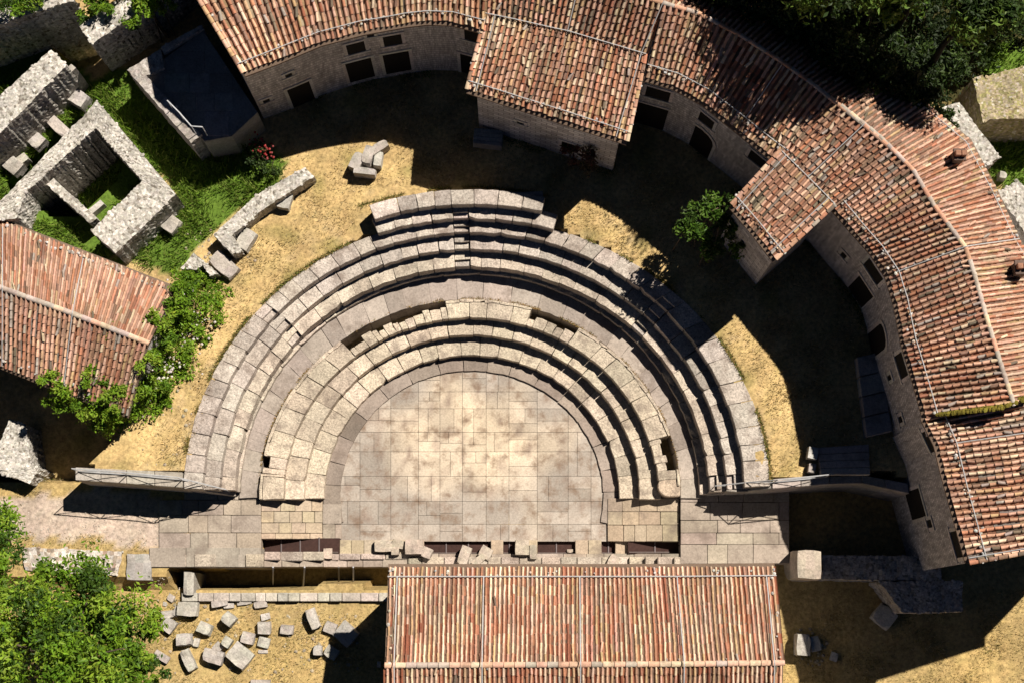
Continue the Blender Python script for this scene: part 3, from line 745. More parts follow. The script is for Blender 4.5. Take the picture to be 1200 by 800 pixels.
for l in (ln3, [F_e[-1].lerp(F_r[-1], .1), F_r[-1], OC_e[4]], [a.lerp(c, .08) for a, c in zip(OC_e[1:], OC_r[1:])]): cable('lightning_cable', l, h3)
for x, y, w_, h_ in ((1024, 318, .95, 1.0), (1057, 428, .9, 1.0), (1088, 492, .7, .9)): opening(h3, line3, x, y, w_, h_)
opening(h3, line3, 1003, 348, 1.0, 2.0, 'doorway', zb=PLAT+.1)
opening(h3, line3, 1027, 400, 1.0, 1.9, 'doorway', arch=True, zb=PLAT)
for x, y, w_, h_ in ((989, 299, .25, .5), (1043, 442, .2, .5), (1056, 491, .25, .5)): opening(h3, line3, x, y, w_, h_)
def chimney(parent, rf, px, py, z, w_=.55, h_=1.0):
    p = W(px, py, z+h_); b = MB(); q = [(p.x-w_/2, p.y-w_/2), (p.x+w_/2, p.y-w_/2), (p.x+w_/2, p.y+w_/2), (p.x-w_/2, p.y+w_/2)]
    b.prism(q, z-.5, z+h_, (.20, .16, .13)); q2 = [(p.x+(x-p.x)*1.25, p.y+(y-p.y)*1.25) for x, y in q]; b.prism(q2, z+h_+.002, z+h_+.1, (.15, .10, .08))
    for k in (-1, 1):
        b.prism([(p.x+k*w_*.3-.1, p.y-.1), (p.x+k*w_*.3+.1, p.y-.1), (p.x+k*w_*.3+.1, p.y+.1), (p.x+k*w_*.3-.1, p.y+.1)], z+h_+.11, z+h_+.3, (.33, .17, .11))
    b.build('chimney', M_BLOCK, rf, bevel=.02)
chimney(h3, rf3, 1124, 182, 9.1, .36, .6); chimney(h3, rf3, 1197, 314, 9.1, .42, .6)

# ---- end house at the lower right
h4 = thing('curved_house', 'stone end house at lower right whose roof starts at a mossy gutter', 'house', tuple(W(1120, 600, 0)), 'stone houses built in an arc round the theatre')
EV4, RG4 = 8.6, 10.0
I_e, I_r = L3(i_e, EV4), L3(i_r, RG4); I_o = [r_ + (r_-e) for e, r_ in zip(I_e, I_r)]
for p in I_o: p.z = EV4
wl4, line4 = house_wall('wall', h4, I_e, I_r, I_o, -.4, EV4-.14, RG4-.16, EV4-.14, .3)
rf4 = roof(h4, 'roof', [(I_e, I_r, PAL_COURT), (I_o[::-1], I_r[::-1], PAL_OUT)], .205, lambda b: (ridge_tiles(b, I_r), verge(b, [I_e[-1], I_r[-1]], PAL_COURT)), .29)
m_ = MB(); l4 = [a.lerp(c, .14) for a, c in zip(I_e, I_r)]; mortar(m_, l4, .08, 6, .1, .16); mortar(m_, [I_e[-1].lerp(I_r[-1], q/8) for q in range(9)], .07, 5, .1, .08)
stuffed(m_, rf4)
for l in (l4, [I_e[1].lerp(I_r[1], .14), I_r[1]], [I_e[-1].lerp(I_e[-2], .1).lerp(I_r[-1].lerp(I_r[-2], .1), q/4) for q in range(5)]): cable('lightning_cable', l, h4)
m_ = MB()
for k in range(520):
    t = .12+.85*R.random(); p = I_e[0].lerp(I_r[0], t*.97).lerp(G_e[-1].lerp(G_r[-1], t), R.uniform(.0, 1.3)); p.z += .16
    m_.lump(p, R.uniform(.05, .1), vary((.20, .165, .03), .3), R, (1, 1, .6))
m_.build('moss', M_GRASS, h4)
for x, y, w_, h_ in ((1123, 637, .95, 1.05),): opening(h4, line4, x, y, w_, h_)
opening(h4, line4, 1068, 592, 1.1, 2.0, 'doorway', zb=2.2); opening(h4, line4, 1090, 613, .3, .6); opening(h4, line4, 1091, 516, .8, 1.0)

# ---- stage building at the bottom
h5 = thing('stage_building', 'low building before the orchestra under a roof of cream and red tile stripes', 'building', tuple(W(680, 760, 0)))
SE, SR = 5.9, 7.2
s_e, s_r = L3([(455, 664), (567, 664), (679, 664), (791, 664), (908, 663)], SE), L3([(451, 779), (565, 778.5), (680, 778), (800, 777.5), (918, 776)], SR)
s_b = [r_ + Vector((0, -(e.y-r_.y)*1.0, SE-SR)) for e, r_ in zip(s_e, s_r)]
b = MB(); bb_ = [(s_e[0].x+.2, s_e[0].y-.25), (s_e[-1].x-.2, s_e[-1].y-.25), (s_b[-1].x-.2, s_b[-1].y+.25), (s_b[0].x+.2, s_b[0].y+.25)]
for (p, q, gab) in ((bb_[0], bb_[1], 0), (bb_[1], bb_[2], 1), (bb_[2], bb_[3], 0), (bb_[3], bb_[0], 1)):
    L = math.hypot(q[0]-p[0], q[1]-p[1])
    if not gab: b.poly([(*p, -.4), (*q, -.4), (*q, SE-.1), (*p, SE-.1)], FR, [(0, 0), (L, 0), (L, SE), (0, SE)])
    else:
        m = ((p[0]+q[0])/2, (p[1]+q[1])/2); b.poly([(*p, -.4), (*q, -.4), (*q, SE-.1), (*m, SR-.15), (*p, SE-.1)], FR, [(0, 0), (L, 0), (L, SE), (L/2, SR), (0, SE)])
b.build('wall', M_WALL, h5)
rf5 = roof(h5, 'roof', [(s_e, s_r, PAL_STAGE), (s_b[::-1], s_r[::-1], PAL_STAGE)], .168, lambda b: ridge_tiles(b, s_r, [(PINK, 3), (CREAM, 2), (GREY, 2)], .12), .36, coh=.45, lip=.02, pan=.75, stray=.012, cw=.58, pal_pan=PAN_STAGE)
m_ = MB(); mortar(m_, [a.lerp(c, .06) for a, c in zip(s_e, s_r)], .06, 2.4, .11, .1); mortar(m_, [s_e[0].lerp(s_r[0], q/8)+Vector((.15, 0, 0)) for q in range(9)], .08, 4, .1, .08)
mortar(m_, [s_e[-1].lerp(s_r[-1], q/8)+Vector((-.12, 0, 0)) for q in range(9)], .08, 4, .1, .08); mortar(m_, up(s_r, -.05), .06, 3, .05, .18, ((.3, .28, .26), (.2, .18, .17)))
stuffed(m_, rf5)
cable('lightning_cable', [a.lerp(c, .10) for a, c in zip(s_e, s_r)], h5, .16, .028)
for f in (.025, .25, .5, .752, .975):
    a, c = poly_at(s_e, f), poly_at(s_r, f); cable('lightning_cable', [a.lerp(c, .1), c + Vector((0, 0, .12)), poly_at(s_b, f)], h5, .16, .03)

# ---- house at the left edge
h6 = thing('tiled_house', 'left edge house, pink upper roof slope, darker lower slope overgrown by a vine', 'house', tuple(W(80, 400, 0)))
LE, LR = 4.6, 6.1
def ext(l, dx, dy): return [(l[0][0]+dx, l[0][1]+dy)] + l
u_e = L3([(-120, 209), (0, 258), (100, 297), (205, 338)], LE); u_r = L3([(-120, 290), (0, 337), (86, 368), (174, 402)], LR)
l_e = L3([(-120, 380), (0, 428), (75, 458), (151, 486)], LE)
b = MB()
cs = [u_e[0]+Vector((0, -.2, 0)), u_e[-1]+Vector((-.3, -.2, 0)), u_r[-1]+Vector((-.25, 0, 0)), l_e[-1]+Vector((-.25, .2, 0)), l_e[0]+Vector((0, .2, 0))]
zs = [LE-.12, LE-.12, LR-.16, LE-.12, LE-.12]
for i in range(4):
    p, q = cs[i], cs[i+1]; L = (q-p).length
    b.poly([(p.x, p.y, -.4), (q.x, q.y, -.4), (q.x, q.y, zs[i+1]), (p.x, p.y, zs[i])], FR, [(0, 0), (L, 0), (L, zs[i+1]), (0, zs[i])])
b.build('wall', M_WALL, h6)
rf6 = roof(h6, 'roof', [(u_e, u_r, PAL_OUT), (l_e[::-1], u_r[::-1], PAL_COURT)], .19, lambda b: ridge_tiles(b, u_r, [(GREY, 3), (PINK, 1.5), (CREAM, 1)], .12), coh=.5, lip=.03)  # browner mix below also carries the backlit tone of that slope
m_ = MB(); mortar(m_, [a.lerp(c, .08) for a, c in zip(u_e, u_r)], .085, 5.5, .1, .1); mortar(m_, [a.lerp(c, .1) for a, c in zip(l_e, u_r)], .085, 5, .1, .1)
stuffed(m_, rf6)
cable('lightning_cable', [u_e[2].lerp(u_r[2], .1), u_r[2], l_e[2].lerp(u_r[2], .1)], h6); cable('lightning_cable', [u_e[1].lerp(u_e[2], .05).lerp(u_r[1], .1), u_r[1].lerp(u_r[2], .05), l_e[1].lerp(l_e[2], .05)], h6)
# ------------------------------------------------------------------ ruined rubble walls
RUBC = [(.49, .455, .41), (.41, .38, .335), (.56, .525, .48), (.32, .29, .25), (.20, .175, .145)]
def rubble_quad(b, q, z0, z1, step=.10, amp=.016, cols=RUBC):
    """q: 4 photo points in order round the top face; z1 number or 4 heights"""
    zz = z1 if isinstance(z1, (list, tuple)) else [z1]*4
    c = [W(x, y, z) for (x, y), z in zip(q, zz)]
    n = max(2, int(max((c[1]-c[0]).length, (c[2]-c[3]).length)/step)); m = max(2, int(max((c[3]-c[0]).length, (c[2]-c[1]).length)/step))
    g = []
    for j in range(m+1):
        r_ = []
        for i in range(n+1):
            p = c[0].lerp(c[1], i/n).lerp(c[3].lerp(c[2], i/n), j/m)
            e = i in (0, n) or j in (0, m)
            p = p + Vector((0, 0, .07*noise.noise(Vector((p.x*1.3, p.y*1.3, 5)))+.03*noise.noise(Vector((p.x*3.5, p.y*3.5, 8)))))
            p = p + Vector((R.uniform(-.022, .022), R.uniform(-.022, .022), R.uniform(-amp, amp)))
            r_.append(p)
        g.append(r_)
    ids = [[b.vert(p) for p in r_] for r_ in g]
    def cc(): return vary(R.choice(cols[:3]) if R.random() < .7 else R.choice(cols), .2, R, .02)
    ccw = ((c[1]-c[0]).cross(c[3]-c[0])).z > 0
    def fc(t, col): b.face(t if ccw else t[::-1], col)
    for j in range(m):
        for i in range(n): fc((ids[j][i], ids[j][i+1], ids[j+1][i+1], ids[j+1][i]), cc())
    for _ in range(int(n*m*.05)):
        p = g[R.randrange(m+1)][R.randrange(n+1)] if R.random() < .6 else g[R.choice((0, m))][R.randrange(n+1)]
        b.lump(p, R.choice((.045, .05, .06, .08)), cc(), R, (1.2, 1, .45))
    loop = [(0, i) for i in range(n)] + [(j, n) for j in range(m)] + [(m, i) for i in range(n, 0, -1)] + [(j, 0) for j in range(m, 0, -1)]
    cen = sum(c, Vector())/4
    lay = max(1, int((max(zz)-z0)/.13)); prev = [ids[a][k] for a, k in loop]; pp = [g[a][k] for a, k in loop]
    for l in range(1, lay+1):
        cur = []
        for p in pp:
            o_ = Vector((p.x-cen.x, p.y-cen.y, 0)).normalized()*R.uniform(-.025, .03)
            cur.append(b.vert((p.x+o_.x, p.y+o_.y, lerp(p.z, z0, l/lay))))
        k = len(prev)
        for i in range(k): fc((prev[i], cur[i], cur[(i+1) % k], prev[(i+1) % k]), cc())
        prev = cur
def ruin(name, label, cat, quads, z0, z1, group=None, **kw):
    b = MB()
    for q in quads:
        zz = z1
        if len(q) == 5: zz = q[4]
        rubble_quad(b, q[:4], z0, zz, **kw)
    o = b.build(name, M_RUBBLE); return tag(o, label, cat, group)
GW = 'ruined rubble walls left of the arc'
ruin('ruined_wall', 'tall ruined wall crossing the top left corner, bush growing on it', 'wall', [[(-60, 52), (-60, 18), (34, -2), (36, 16)], [(34, -2), (70, -16), (88, 0), (36, 16)], [(-60, 52), (36, 15), (42, 7), (0, 8)]][:2], PLAT-2.4, PLAT+3.2, GW)
ruin('ruined_wall', 'ruined wall stub at the top, squared end, green bushes hanging over it', 'wall', [[(92, 31), (150, -8), (166, 12), (108, 51)], [(150, -8), (215, -60), (232, -45), (166, 12)]], PLAT-2.4, PLAT+2.9, GW)
ruin('ruined_wall', 'broad straight ruined wall between the corner wall and the square enclosure', 'wall', [[(60, 58), (78, 77), (5, 152), (-14, 124)], [(-14, 124), (5, 152), (-60, 205), (-80, 180)]], PLAT-2.4, PLAT+2.6, GW)
ruin('ruined_enclosure', 'square roofless enclosure of thick grey rubble walls beside the left house', 'ruin',
     [[(114, 119), (112, 150), (30, 226), (-2, 238)], [(-2, 238), (30, 226), (20, 256), (-40, 262)], [(114, 119), (206, 228), (168, 214), (112, 150)],
      [(206, 228), (136, 297), (106, 271), (167, 212)], [(54, 216), (62, 209), (114, 256), (106, 262), PLAT+1.1]], PLAT-2.4, PLAT+1.75)
GB = 'loose stones among the ruined walls'
# terrace with thin walls between the ruins and the arc
ruin('terrace_wall', 'thin low wall edging the shaded terrace beside the arc house', 'wall', [[(149, 82), (160, 77), (236, 158), (224, 168)], [(149, 82), (188, 58), (192, 80), (164, 92)], [(188, 56), (236, 29), (238, 34), (192, 62)]], PLAT-.2, PLAT+2.2, step=.14, cols=[(.40, .36, .33), (.35, .31, .28), (.44, .40, .37), (.3, .26, .24)])
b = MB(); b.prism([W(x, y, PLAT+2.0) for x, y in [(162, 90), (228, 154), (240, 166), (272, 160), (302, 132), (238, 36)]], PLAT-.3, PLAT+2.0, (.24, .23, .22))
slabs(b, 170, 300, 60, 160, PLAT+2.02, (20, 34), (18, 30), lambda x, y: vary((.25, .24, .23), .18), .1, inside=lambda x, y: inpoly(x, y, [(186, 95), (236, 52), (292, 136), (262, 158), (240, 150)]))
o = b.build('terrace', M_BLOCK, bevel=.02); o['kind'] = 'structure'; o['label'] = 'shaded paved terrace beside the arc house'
b = MB(); q = [W(x, y, PLAT+3.1) for x, y in ((196, 118), (210, 132), (224, 148), (237, 149))]; b.tube(q, .025, (.55, .56, .58), 5)
for p in q: b.tube([p, p-Vector((0, 0, 1.0))], .02, (.5, .5, .52), 5)
tag(b.build('handrail', M_IRON), 'thin metal handrail on the terrace wall', 'railing')
GL = 'low walls along the grassy slope'
ruin('low_wall', 'broken low stone wall running diagonally from red flowering bush down to the bench slab', 'wall', [[(250, 275), (300, 229), (306, 247), (272, 276)], [(300, 229), (357, 196), (368, 207), (306, 247)], [(250, 275), (272, 276), (284, 294), (272, 298)]], PLAT-.3, PLAT+.75)
ruin('low_wall', 'small angled stone kerb above the flowering vine', 'wall', [[(212, 315), (227, 296), (240, 309), (230, 317)], [(227, 296), (256, 321), (246, 324), (236, 309)]], PLAT-.3, PLAT+.5)
ruin('rubble_strip', 'flat strip of rubble masonry below the gravel path', 'wall', [[(24, 640), (143, 646), (137, 674), (30, 668)]], -.5, 1.13, amp=.03, step=.15, cols=[(.52, .46, .40), (.42, .34, .27), (.6, .55, .5), (.28, .2, .15), (.15, .12, .1)])
ruin('ruined_wall', 'tapering ruined wall standing in shade below the left house', 'wall', [[(11, 491), (30, 497), (37, 548), (-14, 552)], [(37, 545), (46, 548), (35, 566), (-2, 553)], [(-14, 552), (-2, 540), (-30, 560), (-50, 556)]], -.3, 1.9, GW)
ruin('ruined_wall', 'broad grey wall top touching the pale pink roof slope, near the upper chimney', 'wall', [[(1104, 126), (1124, 120), (1172, 184), (1150, 198)]], PLAT-.2, PLAT+3.4)
ruin('ruined_wall', 'short pale wall at the right edge beside the roof', 'wall', [[(1168, 226), (1194, 211), (1240, 262), (1218, 296)]], PLAT-.2, PLAT+3.2)
ruin('ruined_platform', 'grass topped stone platform in the upper right corner', 'ruin', [[(1140, 92), (1152, 88), (1166, 138), (1152, 144)], [(1152, 140), (1152, 130), (1260, 122), (1260, 138)], [(1150, 92), (1260, 60), (1260, 134), (1160, 136), PLAT+2.5]], PLAT-.2, PLAT+2.7, cols=[(.40, .33, .24), (.34, .28, .17), (.30, .27, .12), (.5, .45, .38), (.2, .16, .08)])
ruin('ruined_wall', 'stepped wall lying in shadow at the lower right, ending in a pale block', 'wall', [[(964, 650), (1100, 651), (1104, 680), (964, 678)], [(1030, 681), (1128, 680), (1128, 716), (1058, 718)]], -.3, 1.7, cols=[(.38, .34, .31), (.33, .30, .27), (.42, .38, .35), (.28, .24, .22), (.2, .18, .15)])
# side-passage retaining walls
def ashlar(name, label, segs, z0):
    b = MB()
    for q, z in segs:
        zz = z if isinstance(z, list) else [z]*4
        p = [W(x, y, h) for (x, y), h in zip(q, zz)]; n = max(1, round((p[1]-p[0]).length/.9))
        for k in range(n):
            a0, a1 = k/n+.004, (k+1)/n-.004
            t = [p[0].lerp(p[1], a0), p[0].lerp(p[1], a1), p[3].lerp(p[2], a1), p[3].lerp(p[2], a0)]; dz = R.uniform(-.015, .015)
            t = [v+Vector((0, 0, dz)) for v in t][::-1]
            b.box8([(v.x, v.y, z0) for v in t], t, vary((.40, .35, .31), .12, R, .03))
    return tag(b.build(name, M_BLOCK, bevel=.02), label, 'wall')
ashlar('retaining_wall', 'stone retaining wall under the railing beside the gravel path', [([(88, 547), (148, 550), (148, 566), (88, 562)], PLAT+.05), ([(148, 550), (214, 553), (214, 571), (148, 566)], PLAT+.05), ([(214, 555), (276, 576), (276, 581), (214, 571)], [2.85, 1.35, 1.35, 2.85])], -.3)
ashlar('retaining_wall', 'stone retaining wall at the right end of the upper seats', [([(828, 570), (905, 561), (905, 572), (828, 580)], [1.3, PLAT, PLAT, 1.3]), ([(905, 561), (972, 555), (972, 567), (905, 572)], PLAT+.05)], -.3)
ashlar('retaining_wall', 'shaded retaining wall between the retained lawn and the right house', [([(972, 558), (1010, 556), (1010, 566), (972, 567)], PLAT), ([(1010, 556), (1064, 566), (1066, 578), (1010, 566)], PLAT)], -.3)
def railing(label, pts, h=1.0, brace=True):
    t = thing('railing', label, 'railing', tuple(pts[0]))
    b = MB(); posts = MB(); dia = MB()
    q = dens(pts, 1.15)
    for z in (h, .12): b.tube([p + Vector((0, 0, z)) for p in q], .022, (.42, .42, .43), 5)
    for p in q: posts.tube([p, p + Vector((0, 0, h))], .02, (.40, .40, .41), 5)
    for i, (p, r_) in enumerate(zip(q, q[1:])):
        dia.tube([p + Vector((0, 0, .12)), r_ + Vector((0, 0, h))], .014, (.4, .4, .41), 4); dia.tube([p + Vector((0, 0, h)), r_ + Vector((0, 0, .12))], .014, (.4, .4, .41), 4)
    b.build('rail', M_IRON, t); dia.build('bracing', M_IRON, t)
    for p in q:
        pb = MB(); pb.tube([p, p + Vector((0, 0, h))], .02, (.40, .40, .41), 5); pb.build('post', M_IRON, t)
    return t
railing('steel lattice railing on the retaining wall above the gravel path', [W(93, 552, PLAT), W(150, 556, PLAT), W(214, 562, PLAT), W(270, 576, 1.45)])
railing('pale steel lattice railing at the right end of the upper seats', [W(834, 572, 1.4), W(870, 568, 2.1), W(906, 565, PLAT), W(966, 559, PLAT)])
# ------------------------------------------------------------------ loose hewn blocks
def block(px, py, z, w_, d_, h_, rot, label, group, name='stone_block', col=(.44, .40, .36), tilt=0.0, cat='stone', m=None):
    """worn block: a jittered, softened box; size in photo pixels for the plan, metres for the height"""
    k = 1/28.5; sx, sy, sz = w_*k/2, d_*k/2, h_/2; b = MB(); n = 3
    p = W(px, py, z+h_)
    M = Matrix.Rotation(rad(-rot), 4, 'Z') @ Matrix.Rotation(tilt, 4, 'X')
    idx = {}; col = vary(col, .1, R, .03); sd = R.random()*50
    cut = [R.choice((0, 0, .05, .16)) for _ in range(8)]
    def V(i, j, l):
        key = (i, j, l)
        if key not in idx:
            u, v, q = (i/n*2-1), (j/n*2-1), (l/n*2-1)
            cn = (i in (0, n)) + (j in (0, n)) + (l in (0, n)); s_ = 1 - (.012 if cn == 2 else .03 if cn == 3 else 0)
            if cn == 3: s_ -= cut[(i > 0)*4+(j > 0)*2+(l > 0)]*.8
            pt = Vector((u*sx*s_, v*sy*s_, q*sz*s_))
            pt += Vector((noise.noise(pt*3+Vector((sd, 0, 0))), noise.noise(pt*3+Vector((0, sd, 0))), noise.noise(pt*3+Vector((0, 0, sd)))))*min(sx, sy, sz)*.13
            pt = M @ pt; idx[key] = b.vert((p.x+pt.x, p.y+pt.y, z+sz+pt.z))
        return idx[key]
    for a in range(n):
        for c in range(n):
            k_ = vary(col, .06, R, .02)
            b.face((V(a, c, n), V(a+1, c, n), V(a+1, c+1, n), V(a, c+1, n)), k_); b.face((V(a, c+1, 0), V(a+1, c+1, 0), V(a+1, c, 0), V(a, c, 0)), k_)
            b.face((V(a, 0, c), V(a+1, 0, c), V(a+1, 0, c+1), V(a, 0, c+1)), k_); b.face((V(a, n, c+1), V(a+1, n, c+1), V(a+1, n, c), V(a, n, c)), k_)
            b.face((V(0, a, c+1), V(0, a+1, c+1), V(0, a+1, c), V(0, a, c)), k_); b.face((V(n, a, c), V(n, a+1, c), V(n, a+1, c+1), V(n, a, c+1)), k_)
    o = b.build(name, m or M_BLOCK)
    return tag(o, label, cat, group)
GF = 'fallen stone blocks on the dry grass at lower left'
zl = .19
for a in [
 (219, 713, 25, 17, .5, 2, 'large square fallen block just below the upright post'),
 (196, 719, 16, 9, .3, -8, 'low broken slab left of the largest square fallen block by the post'),
 (197, 732, 16, 15, .4, 35, 'rough fallen stone touching the upper edge of the big tree crown'),
 (206, 716, 6, 12, .3, 20, 'small wedge stone squeezed between slab and square block'),
 (267, 725, 16, 14, .6, 38, 'cube-like fallen block standing on edge alone below the flat slabs'),
 (239, 736, 17, 14, .45, 20, 'dark mottled round-edged block left of the cube-like fallen block'),
 (215, 749, 18, 14, .5, -5, 'striped fallen block near the tree crown with deep shadow'),
 (230, 752, 7, 10, .25, 10, 'small upright stone right of the striped block'),
 (290, 747, 16, 13, .4, 15, 'dark topped block above the biggest tilted square slab'),
 (265, 752, 11, 12, .45, 30, 'small split stone between two leaning blocks'),
 (255, 758, 11, 11, .25, 40, 'little flat stone beside the split stone'),
 (280, 768, 28, 24, .5, 38, 'biggest tilted square slab among the fallen blocks'),
 (249, 769, 25, 16, .5, 15, 'grey lichen block left of the biggest tilted slab'),
 (220, 773, 27, 12, .4, 62, 'long narrow stone lying aslant below the striped block'),
 (189, 769, 20, 9, .3, 30, 'pale long stone peeping out by the lower tree edge'),
 (257, 706, 20, 8, .3, -10, 'dark edged flat slab below the kerb row, left one'),
 (268, 709, 13, 6, .2, -5, 'thin pale slab just right of dark edged slab'),
 (286, 705, 18, 7, .2, -8, 'pale flat slab lying third along below the kerb row'),
 (305, 708, 16, 8, .25, -10, 'white flat slab nearest the long narrow tumbled pillar piece'),
 (200, 700, 9, 8, .2, 30, 'small white stone just above the square block'),
 (193, 707, 5, 5, .15, 10, 'tiny pale stone beside the small white stone'),
 (366, 724, 12, 25, .5, -22, 'long pale pillar piece lying aslant below the kerb'),
 (405, 742, 25, 22, .5, 40, 'square tilted slab at the shadow edge of the striped roof building'),
 (387, 735, 15, 13, .3, 20, 'pale grassy stone left of the square slab at the shadow edge'),
 (309, 735, 15, 15, .4, 0, 'pale square stone in the middle of the grass'),
 (311, 722, 11, 8, .2, -12, 'flat crumbling stone above pale square stone'),
 (336, 737, 16, 11, .3, 5, 'dark cracked stone lying alone on the open grass'),
 (372, 762, 10, 12, .4, 0, 'small pale cube at the tip of the building shadow'),
 (388, 764, 16, 14, .35, 30, 'split stone beside small pale cube on the shadow edge'),
 (309, 752, 14, 12, .25, 15, 'weathered flat stone below pale square stone'),
 (308, 763, 12, 4, .15, 0, 'thin sliver stone lowest in the middle group'),
 (444, 778, 5, 7, .3, 0, 'small white stone standing in the shadow beside the striped roof'),
 (305, 800, 24, 8, .3, 0, 'low stone cut by the bottom edge of the picture'),
 (100, 680, 12, 12, .3, 25, 'small stone against the rubble strip above the tree crown'),
]:
    block(a[0], a[1], zl if a[0] > 110 else .6, a[2]*.92, a[3]*.92, a[4]*1.15, a[5], a[6], GF, tilt=R.uniform(-.12, .12))
block(163, 664, .4, 28, 30, .75, 0, 'big grey squared block at the end of the rubble strip', None, col=(.40, .37, .34))
block(221, 683, -1.6, 12, 26, 2.4, 0, 'upright squared stone pier standing in the dark trench', None, name='stone_pier')
GK = 'blocks on the dry grass by the arc house'
for a in [(444, 172, 22, 10, .45, -35, 'pale block lying topmost in the group on the grass'), (431, 181, 12, 21, .5, 18, 'tall narrow block in the centre of the grass group'),
          (418, 188, 13, 20, .45, 22, 'left block of the group on the grass'), (443, 186, 9, 17, .4, 8, 'slim block on the right of the grass group'), (427, 200, 25, 8, .45, 6, 'wide dark faced block lowest in the grass group')]:
    block(a[0], a[1], PLAT-.05, a[2], a[3], a[4]*1.4, a[5], a[6], GK)
for a in [(91, 114, 20, 17, .7, 30, 'squared block at the right end of the stone row beneath the broad wall'), (66, 146, 36, 13, .6, 42, 'long squared block midway along the stone row beside the enclosure'), (42, 164, 17, 17, .6, 40, 'squarish block adjoining the long block in the row beside the enclosure'),
          (13, 192, 24, 17, .6, 38, 'block at the lower left end of the stone row'), (26, 186, 12, 10, .5, -40, 'small block beside the lowest block of the row'), (193, 257, 34, 18, .6, 36, 'rough slab leaning on the outer face of the square enclosure'),
          (112, 243, 20, 7, .5, -42, 'thin white block inside the square enclosure'), (83, 80, 8, 8, 2.0, 40, 'little stone stuck on the end of the broad wall'),
          (288, 280, 16, 24, .5, 30, 'boulder on dry grass right of the diagonal low wall'), (334, 234, 14, 20, .5, 15, 'rounded boulder below the diagonal low wall near its upper end'), (262, 310, 34, 18, .45, 42, 'flat bench slab between low wall and kerb'),
          (1176, 205, 8, 8, .6, 10, 'small pale stone by the wall next to the upper chimney')]:
    block(a[0], a[1], PLAT-.1, a[2], a[3], a[4], a[5], a[6], GB if a[0] < 250 else None)
block(949, 661, -.1, 27, 31, 2.9, 3, 'pale sunlit block ending the shaded wall at lower right', None, col=(.50, .42, .34))
for a in [(942, 755, 15, 24, .8, 3, 'pale upright stone on the grass near the striped roof corner'), (956, 754, 11, 17, .4, -12, 'pointed stone beside the pale upright stone'), (978, 769, 8, 10, .3, 20, 'small bluish stone just inside the shadow'), (1037, 722, 23, 22, .5, 40, 'square slab lying turned in the deep shadow')]:
    block(a[0], a[1], -.1, a[2], a[3], a[4], a[5], a[6], 'stones on the lower right grass')
block(953, 530, PLAT-.1, 10, 13, .6, 10, 'white stone catching sun at the right end of the lawn', None, col=(.55, .52, .48))
block(952, 548, PLAT-.1, 8, 10, .4, 10, 'smaller stone below the white stone at the lawn end', None)
# kerb row along the trench, built as a low wall
b = MB(); x = 213
while x < 470:
    L = R.uniform(12, 24); h_ = R.uniform(-.06, .06)
    b.prism([W(x+.3, 704, .5), W(x+L-.3, 704, .5), W(x+L-.3, 694, .5), W(x+.3, 694, .5)], -2, .55+h_, vary((.46, .41, .36), .12)); x += L
tag(b.build('trench_kerb', M_BLOCK, bevel=.02), 'row of pale kerb stones along the lower side of the trench', 'kerb')
b = MB(); x = 190
while x < 800:
    L = R.uniform(14, 30); o_ = R.uniform(-.8, .8)
    y0, y1 = (649, 664) if x < 306 else ((646, 656) if x < 385 else ((648, 655) if x < 456 else (652, 662)))
    zt = zst(x+L/2, 650)+.12 if x > 306 else PZ+.06
    b.prism([W(x+.3, y1+o_, zt), W(x+L-.3, y1+o_, zt), W(x+L-.3, y0, zt), W(x+.3, y0, zt)], -2, zt+R.uniform(-.06, .06), vary((.42, .355, .29), .12)); x += L
tag(b.build('stage_front_wall', M_SEAT, bevel=.03), 'low broken stone wall of the stage front along the striped roof', 'wall')
GS = 'broken stones along the stage front'
for a in [(449, 639, 20, 13, .5, 0, 'broken stone by the left side of the stage front boulders'), (466, 637, 13, 10, .5, 10, 'rounded small stone second in the stage front boulder row'), (485, 640, 21, 17, .6, 0, 'largest boulder of the stage front row'),
          (463, 645, 9, 9, .5, 0, 'little yellowish stone beneath the rounded small stone'), (500, 647, 12, 12, .6, 20, 'round stone right of the largest boulder at the stage front'), (544, 650, 12, 22, .8, 20, 'tall wedge shaped stone leaning at the middle of stage front'),
          (561, 656, 17, 8, .5, -40, 'narrow slanting stone beside the wedge shaped stone'), (569, 647, 14, 14, .3, 30, 'curved white fragment right of slanting stone'), (612, 641, 16, 17, .5, 0, 'squared stone between two narrow pits'), (625, 646, 8, 16, .4, 0, 'slim upright stone left of a pit'),
          (384, 648, 10, 12, .5, 0, 'rounded stone on the wall end left of the boulders'), (719, 657, 12, 14, .4, 30, 'angular stone under the small square pit'), (668, 645, 7, 4, .6, 0, 'white scrap lying in a pit')]:
    block(a[0], a[1], .06 if a[0] != 668 else -.5, a[2], a[3], a[4]*.65, a[5], a[6], GS, name='broken_stone', col=(.45, .38, .31))
